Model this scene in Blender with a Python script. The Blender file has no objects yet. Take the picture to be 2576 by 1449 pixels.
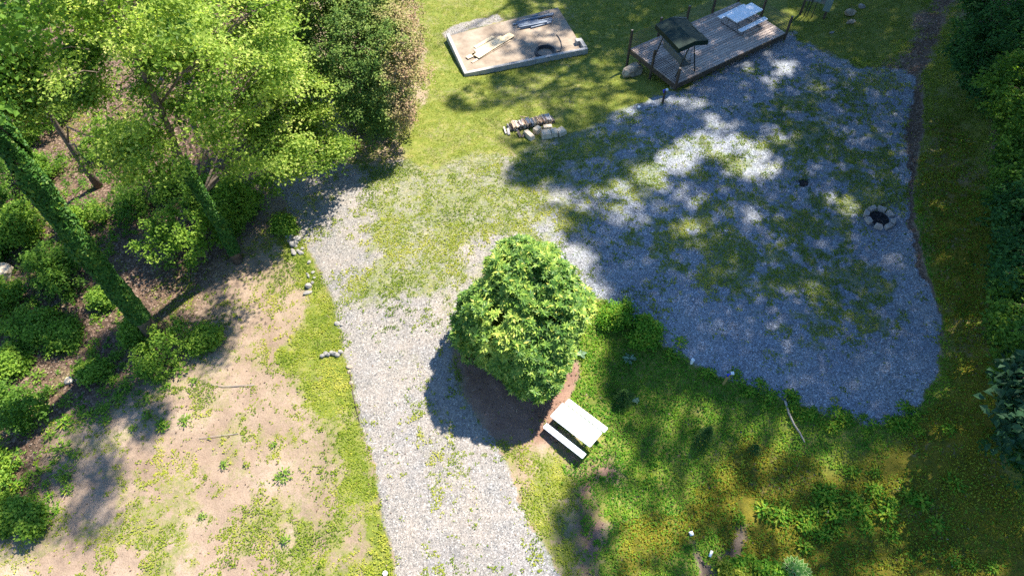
import bpy, math, random, zlib
import numpy as np
from mathutils import Vector, Matrix

C = bpy.context.scene.collection
sc = bpy.context.scene
R = math.radians
# ------------------------------------------------------------------ camera
CAMZ, PITCH, FPX = 23.7, 54.0, 1717.0
cam = bpy.data.cameras.new('camera'); camo = bpy.data.objects.new('camera', cam); C.objects.link(camo)
camo.location = (0, 0, CAMZ); camo.rotation_euler = (R(90 - PITCH), 0, 0)
cam.sensor_width = 36; cam.lens = 24.0; cam.clip_end = 2000; cam.clip_start = 0.1
sc.camera = camo
# ------------------------------------------------------------------ light
ELEV = 57.0
AZ = math.atan2(0.68, 0.73)           # clockwise from +Y
SUN = np.array([math.sin(AZ) * math.cos(R(ELEV)), math.cos(AZ) * math.cos(R(ELEV)), math.sin(R(ELEV))])
w = bpy.data.worlds.new('World'); sc.world = w; w.use_nodes = True
nt = w.node_tree; bg = nt.nodes['Background']
sky = nt.nodes.new('ShaderNodeTexSky'); sky.sky_type = 'NISHITA'; sky.sun_disc = False
sky.sun_elevation = R(ELEV); sky.sun_rotation = AZ
sky.air_density = 1.6; sky.dust_density = 0.3; sky.ozone_density = 2.5; sky.altitude = 700
tint = nt.nodes.new('ShaderNodeMix'); tint.data_type = 'RGBA'; tint.blend_type = 'MULTIPLY'; tint.inputs['Factor'].default_value = 1; tint.inputs['B'].default_value = (.74, .93, 1.18, 1)
nt.links.new(sky.outputs[0], tint.inputs['A']); nt.links.new(tint.outputs['Result'], bg.inputs[0]); bg.inputs[1].default_value = 0.078
sl = bpy.data.lights.new('sun', 'SUN'); so = bpy.data.objects.new('sun', sl); C.objects.link(so)
sl.energy = 5.0; sl.angle = R(0.85); sl.color = (1.0, 0.92, 0.80)
so.rotation_euler = Vector(SUN.tolist()).to_track_quat('Z', 'Y').to_euler(); so.location = (20, 20, 60)
sc.view_settings.view_transform = 'Standard'; sc.view_settings.look = 'None'
sc.view_settings.gamma = 1; sc.view_settings.exposure = 1.52
sc.cycles.max_bounces = 6; sc.cycles.diffuse_bounces = 3; sc.cycles.transmission_bounces = 3
sc.cycles.glossy_bounces = 2; sc.cycles.transparent_max_bounces = 4
sc.cycles.use_denoising = False

rng = np.random.default_rng(7); random.seed(7)
# ------------------------------------------------------------------ maths helpers
SP, CP = math.sin(R(PITCH)), math.cos(R(PITCH))

def ray(px, py):
    u = (np.asarray(px, float) - 1288) / FPX; v = (724.5 - np.asarray(py, float)) / FPX
    return u, CP + v * SP, -SP + v * CP

def proj(P):
    P = np.asarray(P, float); x, y, z = P[..., 0], P[..., 1], P[..., 2] - CAMZ
    d = y * CP - z * SP; d = np.where(np.abs(d) < 1e-3, 1e-3, d)
    return 1288 + FPX * x / d, 724.5 - FPX * (y * SP + z * CP) / d, d

def at_z(px, py, z):
    u, b, c = ray(px, py); t = (z - CAMZ) / c
    return np.stack([u * t, b * t, c * t + CAMZ], -1)

_lat = {}
def vnoise(x, y, scale, seed=0):
    if seed not in _lat: _lat[seed] = np.random.default_rng(1000 + seed).random((256, 256))
    L = _lat[seed]; X = np.asarray(x) / scale + 500.3; Y = np.asarray(y) / scale + 500.7
    i = np.floor(X).astype(int); j = np.floor(Y).astype(int); a = X - i; b = Y - j
    a = a * a * (3 - 2 * a); b = b * b * (3 - 2 * b)
    g = lambda p, q: L[p % 256, q % 256]
    return (g(i, j) * (1 - a) + g(i + 1, j) * a) * (1 - b) + (g(i, j + 1) * (1 - a) + g(i + 1, j + 1) * a) * b

def fbm(x, y, scale, seed=0, oct=4):
    s = 0; a = 1; t = 0
    for k in range(oct):
        s = s + a * vnoise(x, y, scale / 2 ** k, seed + k * 7); t += a; a *= .55
    return s / t

def sdist(px, py, poly):
    """signed distance in pixels, positive inside"""
    px = np.asarray(px, float); py = np.asarray(py, float)
    d2 = np.full(px.shape, 1e18); ins = np.zeros(px.shape, bool); n = len(poly)
    for k in range(n):
        x0, y0 = poly[k]; x1, y1 = poly[(k + 1) % n]
        ex, ey = x1 - x0, y1 - y0; L2 = ex * ex + ey * ey + 1e-9
        t = np.clip(((px - x0) * ex + (py - y0) * ey) / L2, 0, 1)
        d2 = np.minimum(d2, (px - x0 - t * ex) ** 2 + (py - y0 - t * ey) ** 2)
        c = ((y0 > py) != (y1 > py))
        xi = x0 + (py - y0) * ex / (ey if abs(ey) > 1e-9 else 1e-9)
        ins ^= c & (px < xi)
    return np.sqrt(d2) * np.where(ins, 1, -1)

def sst(x, a, b):
    t = np.clip((x - a) / (b - a), 0, 1); return t * t * (3 - 2 * t)
# ------------------------------------------------------------------ terrain heights
ctrl = [(1700,400,0),(2000,300,0),(2200,480,.05),(1600,650,0),(1900,780,0),(2200,860,0),(2260,1000,0),(1480,600,0),(2000,200,0),
 (1800,300,0),(1300,600,0),(1100,600,0),(2300,700,.05),(1700,850,-.02),(1500,750,-.05),(2000,950,-.03),(1800,900,-.03),
 (950,480,0),(900,700,-.08),(1030,900,-.15),(1130,1100,-.25),(1200,1400,-.45),(1000,1300,-.4),
 (700,640,-.55),(800,760,-.4),(600,800,-.75),(700,1000,-.6),(500,1300,-.95),(800,1400,-.75),(200,1000,-1.0),(100,1400,-1.3),(400,650,-.85),
 (100,600,-1.1),(0,300,-1.5),(500,300,-1),(700,500,-.3),(860,1050,-.35),
 (1320,900,-.15),(1600,930,-.6),(1450,1120,-.55),(1800,1080,-.95),(1700,1300,-1.3),(2000,1130,-.85),(2000,1350,-1.5),(2300,1350,-.7),
 (1420,1350,-.6),(2150,1130,-.6),(2500,1200,.4),(2450,900,.7),(2400,600,.8),(2340,850,.12),(2310,500,.12),(2560,600,1.8),(2560,1000,1.6),(2400,300,.4),(2560,200,1.8),
 (1560,290,-.15),(1330,350,-.3),(1200,320,-.5),(1150,200,-1),(1400,200,-1.0),(1200,60,-1.45),(1480,60,-1.4),(1590,175,-1.0),(1600,60,-1.4),
 (1190,182,-1.36),(1300,120,-1.4),(1380,60,-1.45),(1750,0,-1.0),(1985,70,-.1),(2100,100,.05),(2250,100,.3),(2100,0,.1),(1000,320,-.55),(1690,225,-.05)]
cp = np.array([list(at_z(a, b, c)) for a, b, c in ctrl] +
 [(-42,-5,-2),(-45,50,-2.5),(-10,62,-2),(15,65,-1),(40,60,3),(46,30,4),(45,-5,3),(0,-8,-1.2),(20,-6,.3),(-20,-8,-1.8),(28,18,2.2)], float)
def _phi(r2): return r2 * np.log(r2 + 1e-9)
n_ = len(cp); A = np.zeros((n_ + 3, n_ + 3))
dd = ((cp[:, None, :2] - cp[None, :, :2]) ** 2).sum(-1); A[:n_, :n_] = _phi(dd) + np.eye(n_) * 6.0
A[:n_, n_] = 1; A[:n_, n_ + 1:] = cp[:, :2]; A[n_, :n_] = 1; A[n_ + 1:, :n_] = cp[:, :2].T
sol = np.linalg.solve(A, np.concatenate([cp[:, 2], [0, 0, 0]]))
HX0, HY0, HS = -60., -20., .5; gx, gy = np.meshgrid(np.arange(HX0, 60.1, HS), np.arange(HY0, 85.1, HS), indexing='ij')
HG = sol[n_] + sol[n_ + 1] * gx + sol[n_ + 2] * gy
for k in range(n_): HG += sol[k] * _phi((gx - cp[k, 0]) ** 2 + (gy - cp[k, 1]) ** 2)
HG = np.clip(HG, -4, 6)
def hgt(x, y):
    X = np.clip((np.asarray(x, float) - HX0) / HS, 0, HG.shape[0] - 1.001); Y = np.clip((np.asarray(y, float) - HY0) / HS, 0, HG.shape[1] - 1.001)
    i = X.astype(int); j = Y.astype(int); a = X - i; b = Y - j
    return (HG[i, j] * (1 - a) + HG[i + 1, j] * a) * (1 - b) + (HG[i, j + 1] * (1 - a) + HG[i + 1, j + 1] * a) * b
def at(px, py, dz=0.):
    z = 0.
    for k in range(14):
        P = at_z(px, py, z); z = hgt(P[..., 0], P[..., 1]) + dz
    return at_z(px, py, z)
def V(px, py, dz=0.): return Vector([float(a) for a in at(px, py, dz)])
# ------------------------------------------------------------------ regions of the place (given where they show in the photograph, used on the ground)
GRAVEL = [(1010,1500),(985,1400),(958,1290),(925,1130),(898,1010),(872,900),(852,800),(818,720),(772,620),(735,545),(690,480),(700,440),(850,415),(950,420),
 (1010,400),(1100,425),(1190,385),(1290,400),(1330,370),(1480,325),(1560,280),(1640,235),(1700,225),(1985,78),(2060,130),(2150,165),(2300,195),(2310,240),(2278,330),(2285,450),
 (2283,560),(2312,680),(2350,760),(2368,850),(2360,960),(2300,1040),(2200,1072),(2080,1050),(1960,1000),(1880,975),(1800,945),(1730,915),(1670,870),(1600,810),(1530,765),
 (1440,740),(1360,740),(1200,760),(1140,820),(1140,920),(1180,1010),(1225,1080),(1270,1160),(1330,1290),(1390,1400),(1430,1500)]
WEED_A = [(930,400),(1190,375),(1290,400),(1480,330),(1600,290),(1800,290),(1950,330),(1950,470),(1750,480),(1500,560),(1430,590),(1250,580),(1160,620),(1200,700),(1120,760),(1000,720),(920,740),(900,700),(960,640),(930,560),(930,480)]
WEED_B = [(1550,600),(1750,520),(2100,440),(2230,350),(2275,500),(2150,600),(2240,700),(2262,800),(2190,870),(2120,880),(1950,800),(1800,740),(1650,670)]
WEED_C = [(1880,180),(2250,200),(2290,240),(2270,340),(2285,450),(2100,440),(1950,400)]
LAWN = [(1000,420),(1010,370),(1070,230),(1040,-60),(2330,-60),(2330,60),(2200,150),(2060,130),(1990,80),(1690,225),(1560,280),(1480,330),(1330,385),(1200,420),(1100,440)]
STRIP = [(700,540),(770,600),(835,710),(862,830),(885,930),(905,1000),(935,1120),(968,1280),(1010,1470),(920,1470),(900,1300),(850,1150),(760,1000),(690,920),(720,850),(775,790),(765,700),(720,620)]
BUSHSOIL = [(1150,840),(1300,760),(1450,860),(1450,950),(1420,1010),(1380,1060),(1290,1110),(1225,1090),(1170,1000)]
REDSOIL = [(1200,1070),(1380,1050),(1400,1075),(1480,1140),(1520,1120),(1590,1190),(1580,1240),(1510,1230),(1540,1320),(1510,1470),(1460,1470),(1430,1340),(1440,1200),(1380,1120),(1290,1110)]
MOSS = [(1880,1120),(2100,1180),(2300,1090),(2390,960),(2380,800),(2330,640),(2315,450),(2330,300),(2420,300),(2500,600),(2520,900),(2530,1200),(2620,1350),(2620,1500),(1850,1500),(1800,1330),(1560,1470),(1540,1300),(1700,1290)]
FOREST = [(2400,-80),(2420,60),(2410,160),(2490,300),(2540,420),(2560,700),(2550,950),(2580,1150),(2750,1300),(4000,1300),(4000,-80)]
TRACK = [(2270,160),(2370,-60),(2430,-60),(2350,120),(2310,225),(2190,178)]
TRACK2 = [(2290,230),(2325,200),(2325,330),(2298,450),(2300,560),(2335,690),(2375,850),(2360,850),(2300,690),(2278,560),(2280,450),(2270,330)]
WET = [(1850,1325),(1880,1320),(1885,1350),(1860,1400),(1815,1410),(1800,1395),(1835,1380)]
WET2 = [(1735,1358),(1750,1362),(1768,1400),(1800,1430),(1800,1460),(1760,1450),(1742,1400)]
CANLEFT = [(-400,-100),(700,-100),(740,200),(640,420),(650,560),(560,700),(420,900),(150,1080),(60,1300),(-400,1500)]
UNDER = [(-300,380),(120,420),(380,440),(640,450),(690,520),(560,620),(380,640),(280,600),(260,700),(330,900),(480,930),(330,1010),(180,1120),(130,1290),(-300,1500)]
STONEBACK = [(1112,85),(1140,65),(1250,38),(1265,52),(1200,72),(1120,100)]

def masks(x, y):
    z = hgt(x, y); px, py, d = proj(np.stack([x, y, z], -1))
    bad = d < 1; px = np.where(bad, 1288 + x * 60, px); py = np.where(bad, 3000, py)
    n1 = fbm(x, y, 2.2, 1) - .5; n2 = fbm(x, y, .7, 2) - .5; n3 = fbm(x, y, .28, 3, 3) - .5
    jit = n1 * 45 + n2 * 40 + n3 * 22
    S = lambda poly, wd=14, j=1.: sst(sdist(px, py, poly) + jit * j, -wd, wd)
    m = {}
    m['gravel'] = np.maximum(S(GRAVEL, 16, .75), S(STONEBACK, 4, .2))
    wa, wb, wcc = S(WEED_A, 50, 1.), S(WEED_B, 35, 1.), S(WEED_C, 40)
    patch = sst(fbm(x, y, 1.7, 11) + n2 * .7 + n3 * .5, .36, .68)
    lawn = S(LAWN, 12, .5); strip = S(STRIP, 30, 1)
    m['lawn'] = lawn
    red = np.maximum(S(REDSOIL, 30), S(BUSHSOIL, 16, .6)); moss = S(MOSS, 50); forest = S(FOREST, 30)
    m['red'] = red; m['moss'] = moss * (1 - m['gravel']); m['litter'] = np.maximum(np.maximum(forest, S(CANLEFT, 60)), np.maximum(S(TRACK, 20) * .9, S(TRACK2, 8, .3) * .9))
    m['wet'] = .75 * np.maximum(S(WET, 16, .6), S(WET2, 12, .5))
    gw = .31 - .08 * sst(px, 1400, 1600) + .14 * patch + wa * (.32 + .34 * patch) * (1 - .5 * sst(px, 1250, 1480)) + wb * (.08 + .44 * patch) + wcc * (.06 + .32 * patch)
    wheel = sst(sdist(px, py, [(985,1500),(890,1000),(850,800),(960,800),(1010,1000),(1080,1500)]), -40, 30)
    rut = np.maximum(S([(800,600),(880,830),(960,1010),(1040,1250),(1090,1480),(1150,1480),(1090,1250),(1005,1000),(920,820),(840,590)], 14, .3), S([(1000,560),(1030,830),(1110,1010),(1210,1250),(1290,1480),(1345,1480),(1262,1250),(1150,1000),(1075,820),(1050,560)], 14, .3))
    rut = rut * sst(py, 740, 900); m['rut'] = rut
    gw = gw * (1 - .3 * wheel) * (1 - .45 * rut)
    right = sst(px + jit * 3.2 - np.clip(py - 900, 0, 600) * .12, 1330, 1500) * (1 - forest)                        # bank
    leftw = .35 + .16 * sst(px, 560, 860) + .30 * patch * sst(px + py * .6, 700, 1500) + .16 * sst(600 - px, 0, 300) * patch
    leftw = leftw * (1 - .45 * red)
    soil = leftw + strip * (.38 + .28 * patch - .16 * (py > 950)) + .76 * right * (1 - .35 * sst(n1 + n2 * .8, .02, .3)) * (1 - red * .65) * (.62 + .38 * patch)
    soil = np.where(py < 900, np.where(px > 2260, soil * .8, soil), soil)
    soil = soil * (1 - .93 * S(BUSHSOIL, 16, .5))
    soil = np.maximum(soil, lawn * (.80 + .2 * patch))
    soil = soil * (1 - .85 * np.maximum(S(TRACK, 30), S(TRACK2, 8, .3))) * (1 - .5 * forest)
    m['cover'] = np.clip(soil * (1 - m['gravel']) + np.minimum(gw, .72) * m['gravel'], 0, 1) * (1 - m['wet'])
    m['px'] = px; m['py'] = py
    m['bank'] = np.maximum(right * (1 - m['gravel']) * (py > 500), S(UNDER, 30) * .9); m['cover'] = np.maximum(m['cover'], .5 * patch * S(UNDER, 30))
    m['strip'] = strip
    return m
# ------------------------------------------------------------------ materials
def mat(name, base, rough=.8, var=None, scale=6., bump=0., bscale=30., spec=.3, metallic=0., trans=None, var2=None):
    m = bpy.data.materials.new(name); m.use_nodes = True; t = m.node_tree; p = t.nodes['Principled BSDF']
    p.inputs['Roughness'].default_value = rough; p.inputs['Metallic'].default_value = metallic
    p.inputs['Specular IOR Level'].default_value = spec; p.inputs['Base Color'].default_value = (*base, 1)
    tc = t.nodes.new('ShaderNodeTexCoord')
    if var is not None:
        nz = t.nodes.new('ShaderNodeTexNoise'); nz.inputs['Scale'].default_value = scale; nz.inputs['Detail'].default_value = 6; nz.inputs['Roughness'].default_value = .65
        t.links.new(tc.outputs['Object'], nz.inputs['Vector'])
        r = t.nodes.new('ShaderNodeValToRGB'); r.color_ramp.elements[0].position = .33; r.color_ramp.elements[1].position = .68
        r.color_ramp.elements[0].color = (*base, 1); r.color_ramp.elements[1].color = (*var, 1)
        if var2 is not None:
            e = r.color_ramp.elements.new(.5); e.color = (*var2, 1)
        t.links.new(nz.outputs['Fac'], r.inputs['Fac']); t.links.new(r.outputs['Color'], p.inputs['Base Color'])
    if bump:
        nb = t.nodes.new('ShaderNodeTexNoise'); nb.inputs['Scale'].default_value = bscale; nb.inputs['Detail'].default_value = 5
        t.links.new(tc.outputs['Object'], nb.inputs['Vector']); b = t.nodes.new('ShaderNodeBump'); b.inputs['Strength'].default_value = bump; b.inputs['Distance'].default_value = .03
        t.links.new(nb.outputs['Fac'], b.inputs['Height']); t.links.new(b.outputs['Normal'], p.inputs['Normal'])
    return m

def leafmat(name, cols, transl=.35, gloss=.4, tgain=1.6):
    """cols: colours of individual leaves, spread by the per-leaf attribute rnd"""
    m = bpy.data.materials.new(name); m.use_nodes = True; t = m.node_tree; p = t.nodes['Principled BSDF']; out = t.nodes['Material Output']
    a = t.nodes.new('ShaderNodeAttribute'); a.attribute_name = 'rnd'
    r = t.nodes.new('ShaderNodeValToRGB'); el = r.color_ramp.elements
    for k, c in enumerate(cols):
        pos = k / (len(cols) - 1)
        e = el[0] if k == 0 else (el[-1] if k == len(cols) - 1 else el.new(pos))
        e.position = pos; e.color = (*c, 1)
    t.links.new(a.outputs['Fac'], r.inputs['Fac']); t.links.new(r.outputs['Color'], p.inputs['Base Color'])
    p.inputs['Roughness'].default_value = max(.5, gloss); p.inputs['Specular IOR Level'].default_value = .12 if name != 'laurel_leaves' else .3
    tr = t.nodes.new('ShaderNodeBsdfTranslucent'); g = t.nodes.new('ShaderNodeMix'); g.data_type = 'RGBA'; g.blend_type = 'MULTIPLY'; g.inputs['Factor'].default_value = 1
    t.links.new(r.outputs['Color'], g.inputs['A']); g.inputs['B'].default_value = (1.2 * tgain, 1.25 * tgain, .65 * tgain, 1)
    t.links.new(g.outputs['Result'], tr.inputs['Color'])
    mx = t.nodes.new('ShaderNodeMixShader'); mx.inputs[0].default_value = transl
    t.links.new(p.outputs[0], mx.inputs[1]); t.links.new(tr.outputs[0], mx.inputs[2]); t.links.new(mx.outputs[0], out.inputs['Surface'])
    return m

def ground_mat():
    m = bpy.data.materials.new('ground_surface'); m.use_nodes = True; t = m.node_tree; p = t.nodes['Principled BSDF']
    N = t.nodes.new; L = t.links.new
    geo = N('ShaderNodeNewGeometry'); pos = geo.outputs['Position']
    a1 = N('ShaderNodeAttribute'); a1.attribute_name = 'cover'; s1 = N('ShaderNodeSeparateColor'); L(a1.outputs['Color'], s1.inputs[0])
    a2 = N('ShaderNodeAttribute'); a2.attribute_name = 'soil'; s2 = N('ShaderNodeSeparateColor'); L(a2.outputs['Color'], s2.inputs[0])
    def noise(scale, detail=5, rough=.6):
        n = N('ShaderNodeTexNoise'); n.inputs['Scale'].default_value = scale; n.inputs['Detail'].default_value = detail; n.inputs['Roughness'].default_value = rough
        L(pos, n.inputs['Vector']); return n.outputs['Fac']
    def ramp(fac, stops):
        r = N('ShaderNodeValToRGB'); el = r.color_ramp.elements
        for k, (q, c) in enumerate(stops):
            e = el[0] if k == 0 else (el[-1] if k == len(stops) - 1 else el.new(q))
            e.position = q; e.color = (*c, 1) if len(c) == 3 else c
        L(fac, r.inputs['Fac']); return r.outputs['Color']
    def mix(f, a, b, mode='MIX'):
        n = N('ShaderNodeMix'); n.data_type = 'RGBA'; n.blend_type = mode
        if isinstance(f, float): n.inputs['Factor'].default_value = f
        else: L(f, n.inputs['Factor'])
        L(a, n.inputs['A']); L(b, n.inputs['B']); return n.outputs['Result']
    def math_(op, a, b):
        n = N('ShaderNodeMath'); n.operation = op; n.use_clamp = True
        for k, q in enumerate((a, b)):
            if isinstance(q, (int, float)): n.inputs[k].default_value = q
            else: L(q, n.inputs[k])
        return n.outputs[0]
    def thr(fac, nz, width=.12):      # broken edge: the weight against a noise
        n = N('ShaderNodeMapRange'); n.inputs['From Min'].default_value = -width; n.inputs['From Max'].default_value = width
        d = N('ShaderNodeMath'); d.operation = 'SUBTRACT'; L(fac, d.inputs[0]); L(nz, d.inputs[1]); L(d.outputs[0], n.inputs['Value']); return n.outputs[0]
    dirt = ramp(noise(.55, 8, .7), [(.3, (.175, .125, .092)), (.5, (.25, .187, .138)), (.72, (.33, .262, .198))])
    spk = ramp(noise(26, 3, .7), [(.32, (.55, .5, .45)), (.5, (1, 1, 1)), (.72, (1.25, 1.22, 1.18))]); dirt = mix(.8, dirt, spk, 'MULTIPLY')
    redc = ramp(noise(1.3, 7, .7), [(.3, (.14, .08, .058)), (.7, (.27, .17, .128))]); redc = mix(.8, redc, spk, 'MULTIPLY')
    dirt = mix(s2.outputs[0], dirt, redc)
    vl = N('ShaderNodeTexVoronoi'); vl.inputs['Scale'].default_value = 15; L(pos, vl.inputs['Vector']); sl_ = N('ShaderNodeSeparateColor'); L(vl.outputs['Color'], sl_.inputs[0])
    lit = ramp(sl_.outputs[0], [(0, (.035, .022, .015)), (.45, (.07, .043, .03)), (.8, (.13, .08, .055)), (1, (.27, .2, .15))])
    dirt = mix(math_('MULTIPLY', s2.outputs[1], .92), dirt, lit)
    wet = ramp(noise(5), [(.3, (.03, .025, .022)), (.7, (.09, .075, .065))]); dirt = mix(s2.outputs[2], dirt, wet)
    # gravel
    vo = N('ShaderNodeTexVoronoi'); vo.inputs['Scale'].default_value = 26; L(pos, vo.inputs['Vector']); sv = N('ShaderNodeSeparateColor'); L(vo.outputs['Color'], sv.inputs[0])
    st = ramp(sv.outputs[0], [(0, (.09, .095, .10)), (.35, (.17, .175, .18)), (.7, (.25, .25, .25)), (.92, (.36, .355, .35)), (1, (.55, .54, .53))])
    big = ramp(noise(.5, 6), [(.35, (.8, .84, .9)), (.65, (1.1, 1.06, 1.0))]); st = mix(1.0, st, big, 'MULTIPLY')
    fine = ramp(noise(1.2, 8, .75), [(.36, (.12, .12, .12)), (.70, (.6, .6, .6))]); tan = ramp(noise(9), [(.3, (.25, .205, .165)), (.7, (.42, .355, .30))])
    st = mix(1.0, st, ramp(a2.outputs['Alpha'], [(.35, (.93, 1.06, 1.24)), (1, (.84, .825, .79))]), 'MULTIPLY'); st = mix(math_('MULTIPLY', fine, a2.outputs['Alpha']), st, tan)  # low alpha puts the pad's bluish shade into the stone colour
    col = mix(thr(s1.outputs[0], math_('ADD', math_('MULTIPLY', noise(7, 6, .7), 1.0), 0), .13), dirt, st)
    gr = ramp(noise(2.1, 9, .75), [(.3, (.08, .115, .018)), (.5, (.14, .17, .028)), (.7, (.25, .23, .07))])
    gr2 = ramp(noise(34, 3, .7), [(.3, (.5, .5, .5)), (.7, (1.35, 1.35, 1.3))]); gr = mix(.9, gr, gr2, 'MULTIPLY')
    mo = ramp(noise(1.6, 9, .75), [(.3, (.05, .065, .01)), (.5, (.13, .115, .012)), (.7, (.21, .17, .02))]); mo = mix(.9, mo, gr2, 'MULTIPLY')
    gr = mix(s1.outputs[2], gr, mo)
    gn = math_('ADD', math_('MULTIPLY', noise(6.5, 9, .85), 1.5), -.10)
    col = mix(thr(s1.outputs[1], gn, .2), col, gr)
    L(col, p.inputs['Base Color']); p.inputs['Roughness'].default_value = .9; p.inputs['Specular IOR Level'].default_value = .2
    b1 = N('ShaderNodeBump'); b1.inputs['Strength'].default_value = .8; b1.inputs['Distance'].default_value = .03
    hh = math_('ADD', math_('MULTIPLY', vo.outputs['Distance'], s1.outputs[0]), noise(12, 4)); L(hh, b1.inputs['Height']); L(b1.outputs['Normal'], p.inputs['Normal'])
    return m

M = {}
M['ground'] = ground_mat()
M['bark'] = mat('bark', (.06, .045, .035), .9, (.17, .135, .105), 5, .9, 14)
M['palebark'] = mat('pale_bark', (.13, .105, .085), .9, (.42, .38, .33), 3, .8, 12)
M['canopy'] = leafmat('maple_leaves', [(.05,.11,.018),(.11,.19,.03),(.2,.29,.05),(.32,.40,.09),(.48,.5,.16)], .42, .38)
M['canopy2'] = leafmat('broad_leaves', [(.04,.10,.02),(.075,.16,.025),(.11,.21,.03),(.17,.27,.04)], .4, .35)
M['shrub'] = leafmat('shrub_leaves', [(.05,.13,.018),(.11,.21,.028),(.18,.29,.035),(.28,.38,.06)], .35, .4)
M['laurel'] = leafmat('laurel_leaves', [(.035,.10,.016),(.08,.18,.025),(.17,.28,.04),(.32,.42,.07),(.5,.5,.1)], .22, .28, 1.4)
M['holly'] = leafmat('evergreen_leaves', [(.03,.08,.018),(.08,.15,.03),(.2,.27,.06),(.3,.27,.11),(.33,.22,.15)], .16, .3, 1.2)
M['ivy'] = leafmat('ivy_leaves', [(.02,.065,.014),(.04,.115,.02),(.08,.17,.025),(.22,.26,.03)], .16, .32, 1.3)
M['forest'] = leafmat('forest_leaves', [(.02,.07,.022),(.04,.12,.032),(.075,.18,.045)], .3, .35)
M['big'] = leafmat('large_blue_green_leaves', [(.02,.06,.028),(.032,.085,.04),(.05,.11,.055)], .25, .35)
M['shade'] = leafmat('tall_tree_leaves', [(.03,.07,.012),(.05,.11,.018),(.08,.15,.02)], .2, .4, 1.0)
M['grass'] = leafmat('grass_blades', [(.11,.15,.014),(.185,.23,.024),(.27,.29,.036),(.4,.38,.09)], .3, .5, 1.4)
M['weed'] = leafmat('weed_leaves', [(.10,.165,.015),(.18,.25,.024),(.28,.32,.035),(.42,.41,.08)], .3, .45, 1.4)
M['bankleaf'] = leafmat('bank_leaves', [(.045,.15,.014),(.095,.24,.02),(.17,.32,.028),(.32,.35,.04)], .3, .45, 1.4)
M['mossleaf'] = leafmat('moss_tufts', [(.1,.12,.01),(.17,.17,.012),(.28,.24,.02),(.13,.2,.02)], .25, .6, 1.2)
M['deadleaf'] = leafmat('fallen_leaves', [(.06,.035,.024),(.12,.075,.05),(.2,.14,.1),(.38,.3,.23)], .1, .7, 1.0)
M['chip'] = leafmat('gravel_stones', [(.09,.094,.10),(.17,.175,.185),(.25,.25,.25),(.37,.365,.355),(.55,.54,.52)], .0, .8)
M['conifer'] = leafmat('conifer_needles', [(.025,.07,.018),(.045,.11,.025),(.08,.16,.035)], .1, .5)
M['thistle'] = leafmat('thistle_leaves', [(.12,.2,.12),(.2,.3,.2),(.26,.36,.24)], .2, .5)
M['hosta'] = leafmat('hosta_leaf_green', [(.06,.17,.03),(.1,.24,.04)], .2, .4)
M['hostaedge'] = leafmat('hosta_leaf_edge', [(.34,.46,.16),(.46,.56,.24)], .2, .4, 1.)
M['petal'] = mat('white_petals', (.75, .75, .72), .6)
M['stone'] = mat('cut_stone', (.40, .33, .24), .9, (.66, .56, .43), 3.5, .6, 12)
M['rock'] = mat('field_rock', (.15, .12, .09), .92, (.5, .42, .31), 3., .9, 7)
M['greyrock'] = mat('grey_rock', (.15, .145, .135), .9, (.33, .31, .285), 5, .6, 12)
M['pale'] = mat('pale_sandstone', (.45, .36, .26), .9, (.62, .53, .41), 3, .5, 10)
M['firestone'] = mat('fire_ring_block', (.28, .235, .21), .9, (.46, .41, .365), 6, .5, 30)
M['soot'] = mat('sooty_block_face', (.02, .02, .02), .95, (.07, .06, .055), 9, .4, 30)
M['ash'] = mat('ash_and_charcoal', (.004, .004, .006), .95, (.03, .031, .036), 16, 1., 30)
M['concrete'] = mat('concrete_floor', (.17, .13, .095), .9, (.34, .275, .21), .9, .25, 20, var2=(.25, .20, .15))
M['wall'] = mat('concrete_wall', (.26, .26, .25), .9, (.42, .41, .385), 2.5, .3, 20)
M['plastic'] = mat('white_plastic', (.86, .88, .92), .35, spec=.5)
M['frame'] = mat('dark_steel_frame', (.035, .037, .04), .45, spec=.5)
M['pvc'] = mat('grey_pvc', (.13, .17, .23), .4, (.2, .25, .32), 3, spec=.5)
M['whitepvc'] = mat('white_pvc', (.75, .77, .78), .4, spec=.5)
M['hose'] = mat('black_pipe', (.015, .016, .02), .4, spec=.5)
M['lumber'] = mat('pale_lumber', (.5, .38, .22), .75, (.72, .6, .4), 3, .1)
M['lumber2'] = mat('weathered_lumber', (.34, .26, .18), .8, (.55, .45, .33), 3, .1)
M['post'] = mat('dark_treated_timber', (.045, .034, .026), .85, (.11, .085, .06), 6, .3)
M['deckend'] = mat('weathered_post_top', (.18, .16, .14), .9, (.3, .27, .23), 9)
M['cable'] = mat('steel_cable', (.05, .05, .05), .4, metallic=.6)
M['green'] = mat('dark_green_fabric', (.004, .016, .011), .6, (.008, .026, .018), 3, .15, 8, spec=.25)
M['trim'] = mat('pale_piping', (.3, .3, .26), .6)
M['cushion'] = mat('grey_cushion', (.10, .115, .11), .8, (.17, .18, .165), 6)
M['swingframe'] = mat('dark_green_steel', (.012, .022, .022), .35, spec=.5)
M['box'] = mat('grey_green_enclosure', (.15, .21, .19), .5, (.2, .265, .24), 2, spec=.4)
M['board'] = mat('grey_board', (.17, .17, .16), .8, (.28, .28, .26), 3)
M['blue'] = mat('blue_tap', (.01, .03, .5), .4, spec=.5)
M['yellow'] = mat('weathered_yellow_post', (.22, .17, .05), .8, (.34, .27, .1), 5)
M['stick'] = mat('dry_stick', (.2, .17, .14), .9, (.4, .36, .31), 10, .3)
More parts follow.
